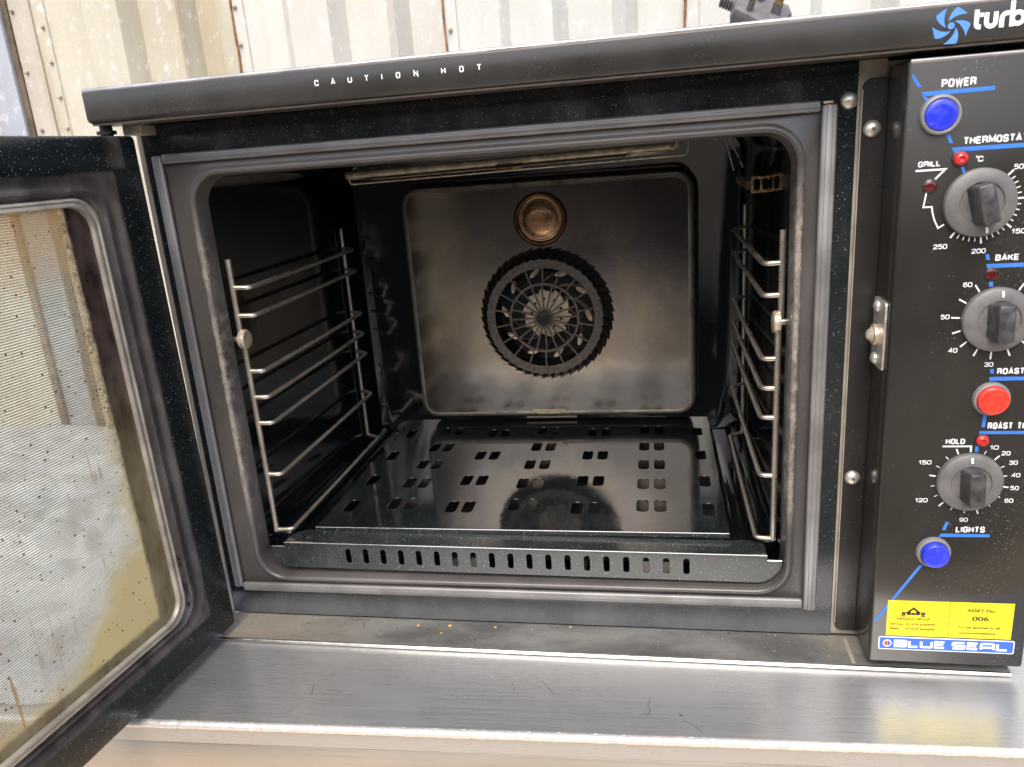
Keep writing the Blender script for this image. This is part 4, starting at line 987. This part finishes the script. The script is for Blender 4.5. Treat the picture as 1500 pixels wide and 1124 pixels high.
for a in (-.0080, -.0036, .0036, .0080): poly2(bm, [(hx + a - .0017, hz + .0002), (hx + a + .0017, hz + .0002), (hx + a + .0017, hz + .0034), (hx + a - .0017, hz + .0034)], y)
poly2(bm, [(hx - .0016, hz + .0002), (hx + .0016, hz + .0002), (hx + .0016, hz + .0028), (hx - .0016, hz + .0028)], y)
poly2(bm, [(hx - .0098, hz - .0014), (hx - .0066, hz - .0014), (hx - .0066, hz - .0001), (hx - .0098, hz - .0001)], y); poly2(bm, [(hx + .0066, hz - .0014), (hx + .0098, hz - .0014), (hx + .0098, hz - .0001), (hx + .0066, hz - .0001)], y)
poly2(bm, [(.7269, .0366), (.7273, .0366), (.7273, .0719), (.7269, .0719)], y)
ms.append(bm_me(bm)); link('label_lettering', join_meshes(ms), M['ink'], al)
# --- maker's badge
bd = link('maker_badge', plate([rrect(.6703, .7820, .0217, .0349, .0016, 4)], .0004, 0, 'xz', -.0502), M['white_ink'], oven)
link('badge_field', plate([rrect(.6712, .7811, .0226, .0340, .0012, 4)], .0003, 0, 'xz', -.05042), M['badge_blue'], bd)
y = -.05062
ms = [sign(c, x0, x1, .0244, .0322, y, .265) for c, x0, x1 in (("b", .6832, .6944), ("L", .6952, .7042), ("u", .7050, .7158), ("E", .7168, .7262), ("s", .7312, .7426), ("E", .7436, .7532), ("a", .7542, .7664), ("L", .7674, .7772))]
bm = bmesh.new(); poly2(bm, [(.6776 + .0037 * math.cos(t * PI / 14), .0283 + .0037 * math.sin(t * PI / 14)) for t in range(28)], y); ms.append(bm_me(bm)); link('badge_lettering', join_meshes(ms), M['white_ink'], bd)
bm = bmesh.new(); poly2(bm, arc(.6776, .0283, .0027, .0027, 90, 270, 12), y - .0001); fin('red_half_disc', bm, M['red_ink'], bd)
bm = bmesh.new(); poly2(bm, arc(.6778, .0283, .0027, .0027, -90, 90, 12), y - .0001); fin('blue_half_disc', bm, M['badge_blue'], bd)

# ------------------------------------------------------------------ the open door (local: x away from hinge, y = -normal, z up)
DROOP = math.radians(.67); hv = Vector((-.1045285 * math.cos(DROOP), -.9945219 * math.cos(DROOP), -math.sin(DROOP))); uv = Vector((.1045285 * math.sin(DROOP), .9945219 * math.sin(DROOP), math.cos(DROOP))); nv = Vector((.99364953, -.10443677, 0))
O = Vector((.02, -.03038533, .00755446))
DM = Matrix(((hv.x, -nv.x, uv.x, O.x), (hv.y, -nv.y, uv.y, O.y), (hv.z, -nv.z, uv.z, O.z), (0, 0, 0, 1)))
DW, DH = .64, .509
bm = bmesh.new()
def dr_(l, b, t, y, r): return [(p[0], y, p[1]) for p in rrect(l, DW - l, b, DH - t, max(r, .0005), 10)]
rings = [dr_(.0, .0, .0, .042, .003), dr_(.0, .0, .0, .0025, .003), dr_(.0012, .0012, .0012, .0006, .003), dr_(.003, .003, .003, 0, .003),
         dr_(.0345, .0335, .0285, .0, .030), dr_(.0375, .0362, .0312, .0008, .029), dr_(.0410, .0385, .0340, .0032, .028), dr_(.0450, .0405, .0375, .0038, .026), dr_(.0485, .0420, .0410, .0016, .025), dr_(.0520, .0440, .0440, .0008, .024),
         dr_(.0560, .0460, .0470, .0040, .023), dr_(.0615, .0490, .0500, .0070, .022), dr_(.0720, .0590, .0570, .0078, .020), dr_(.0726, .0596, .0577, .0095, .020), dr_(.0260, .0260, .0500, .0400, .016), dr_(.0258, .0258, .0500, .042, .016), dr_(.0, .0, .0, .042, .003)]
loft(bm, rings)
bmesh.ops.remove_doubles(bm, verts=bm.verts, dist=1e-6)
door = fin('door', bm, M['door'], oven, DM, True, 50)
bm = bmesh.new()
loft(bm, [dr_(.0600, .0478, .0492, .0068, .024), dr_(.0608, .0484, .0498, .0018, .0235), dr_(.0632, .0502, .0515, .0010, .023), dr_(.0646, .0515, .0526, .0024, .0225), dr_(.0660, .0525, .0538, .0012, .022), dr_(.0692, .0552, .0560, .0012, .021), dr_(.0702, .0562, .0568, .0040, .0205), dr_(.0702, .0562, .0568, .0070, .0205)])
fin('window_trim', bm, plain('trim_aluminium', (.40, .36, .30), .45, .3, .25, 30), door, DM, True, 60)
boxo('screen_glass', (.0660, DW - .0660, .0050, .0062, .0520, DH - .0535), M['screen'], door, 0, 1, DM)
boxo('outer_glass', (.0275, DW - .0275, .0396, .0412, .0275, DH - .0510), M['clear'], door, 0, 1, DM)
bm = bmesh.new(); 
rr_ = random.Random(3)
for k in range(70):
    x, z = .0565 + rr_.uniform(-.003, .004), .058 + rr_.uniform(0, .055); a = rr_.uniform(0, 6.3); l = rr_.uniform(.001, .0035)
    tube(bm, [(x, .0030, z), (x + l * math.cos(a) * .5, .0022, z + l * math.sin(a)), (x + l * math.cos(a + .8), .003, z + l * math.sin(a + .8) * 1.6)], .00022, 4)
fin('charred_lint', bm, M['void'], door, DM)
bm = bmesh.new(); tube(bm, [(-.008, -.036, .515), (-.008, -.036, .5275)], .0055, 14); tube(bm, [(-.008, -.036, .519), (-.008, -.036, .522)], .0085, 14)
fin('hinge_pin', bm, M['iron'], oven, None, True)
bm = bmesh.new(); box(bm, -.002, .017, -.022, .003, .5175, .5262, .001); fin('hinge_bracket', bm, M['cream'], oven)

# ------------------------------------------------------------------ crumbs on the sill (loose specks)
bm = bmesh.new(); rr_ = random.Random(11)
for k in range(120):
    x = rr_.choice([rr_.uniform(.02, .62), rr_.gauss(.24, .08), rr_.gauss(.56, .06)]); yy = -.003 - abs(rr_.gauss(0, .013)); s = rr_.uniform(.0003, .0009)
    if not (.0 < x < .64) or yy < -.042: continue
    m_ = Matrix.Translation((x, yy, s * .35)) @ Matrix.Rotation(rr_.uniform(0, 3), 4, 'Z') @ Matrix.Diagonal((s, s * rr_.uniform(.5, 1), s * .6, 1))
    bmesh.ops.create_icosphere(bm, subdivisions=1, radius=1, matrix=m_)
def crumb_mat():
    m = Mat('crumbs'); c = m.xyz(m.voro(120, out='Color')); cr = m.mix(m.step(c[0], .35, .75), (.03, .025, .02), (.55, .38, .18)); m.bsdf(cr, .7); return m.m
cb = fin('crumbs', bm, crumb_mat()); cb['kind'] = 'stuff'; cb['label'] = 'burnt and golden crumbs scattered along the sill under the opening'; cb['category'] = 'crumbs'
bm = bmesh.new()
for (x, yy, s) in ((.2215, -.012, .0021), (.256, -.011, .0022), (.305, -.010, .0018), (.250, -.024, .0016), (.384, -.0045, .0016), (.345, -.011, .0011)):
    bmesh.ops.create_icosphere(bm, subdivisions=2, radius=1, matrix=Matrix.Translation((x, yy, s * .3)) @ Matrix.Diagonal((s, s * .7, s * .45, 1)))
for v in bm.verts: v.co += Vector((1, 1, 1)) * .0004 * mnoise.noise(v.co * 900)
c2 = fin('food_scraps', bm, plain('golden_scrap', (.50, .27, .08), .6, 0, .5, 300), None, None, True); c2['kind'] = 'stuff'; c2['label'] = 'few larger golden food scraps on the sill'; c2['category'] = 'crumbs'

# ------------------------------------------------------------------ mains plug lying on the lid, pins up
plug = thing('power_plug', 'black three-pin mains plug lying pins up on the lid', 'plug', (.563, .01, .5568))
PM = Matrix.Translation((.5640, .012, .5640)) @ Matrix.Rotation(math.radians(14), 4, 'Y') @ Matrix.Rotation(math.radians(38), 4, 'X') @ Matrix.Rotation(math.radians(-25), 4, 'Z') @ Matrix.Diagonal((.82, .82, .82, 1))
bm = bmesh.new()
pl = lambda s, z: [(x * s, y_ * s, z) for x, y_ in ((-.026, -.010), (-.020, -.020), (.018, -.022), (.026, -.012), (.026, .012), (.018, .022), (-.020, .020), (-.026, .010))]
loft(bm, [pl(1.02, 0), pl(1.02, .009), pl(1.0, .013), pl(.97, .0145)], True, True)
fin('plug_body', bm, M['plug'], plug, PM, True, 30)
bm = bmesh.new()
for k in range(5): box(bm, -.042 + .0032 * k, -.0396 + .0032 * k, -.0075, .0075, .002, .013, .001)
box(bm, -.043, -.024, -.006, .006, .003, .012, .001); fin('cord_grip', bm, M['plug'], plug, PM, True)
def pin(x, y_, l, w, t, sl):
    bm = bmesh.new(); box(bm, x - t / 2, x + t / 2, y_ - w / 2, y_ + w / 2, .0145 + sl, .0145 + l, .0006); p = fin('plug_pin', bm, M['brass'], plug, PM, True)
    bm = bmesh.new(); box(bm, x - t / 2 - .0002, x + t / 2 + .0002, y_ - w / 2 - .0002, y_ + w / 2 + .0002, .0143, .0146 + sl); fin('pin_sleeve', bm, M['plug'], p, PM)
pin(-.008, -.011, .0175, .0064, .004, .009); pin(-.008, .011, .0175, .0064, .004, .009); pin(.014, 0, .0225, .004, .008, .010)
bm = bmesh.new(); tube(bm, fillet([(.528, .030, .564), (.50, .06, .5608), (.46, .16, .5608), (.52, .30, .5608), (.62, .45, .5608), (.64, .60, .54), (.64, .60, .1)], .06, 8), .004, 10); fin('power_cord', bm, M['plug'], plug, None, True)
print('objects', len(COL.objects))
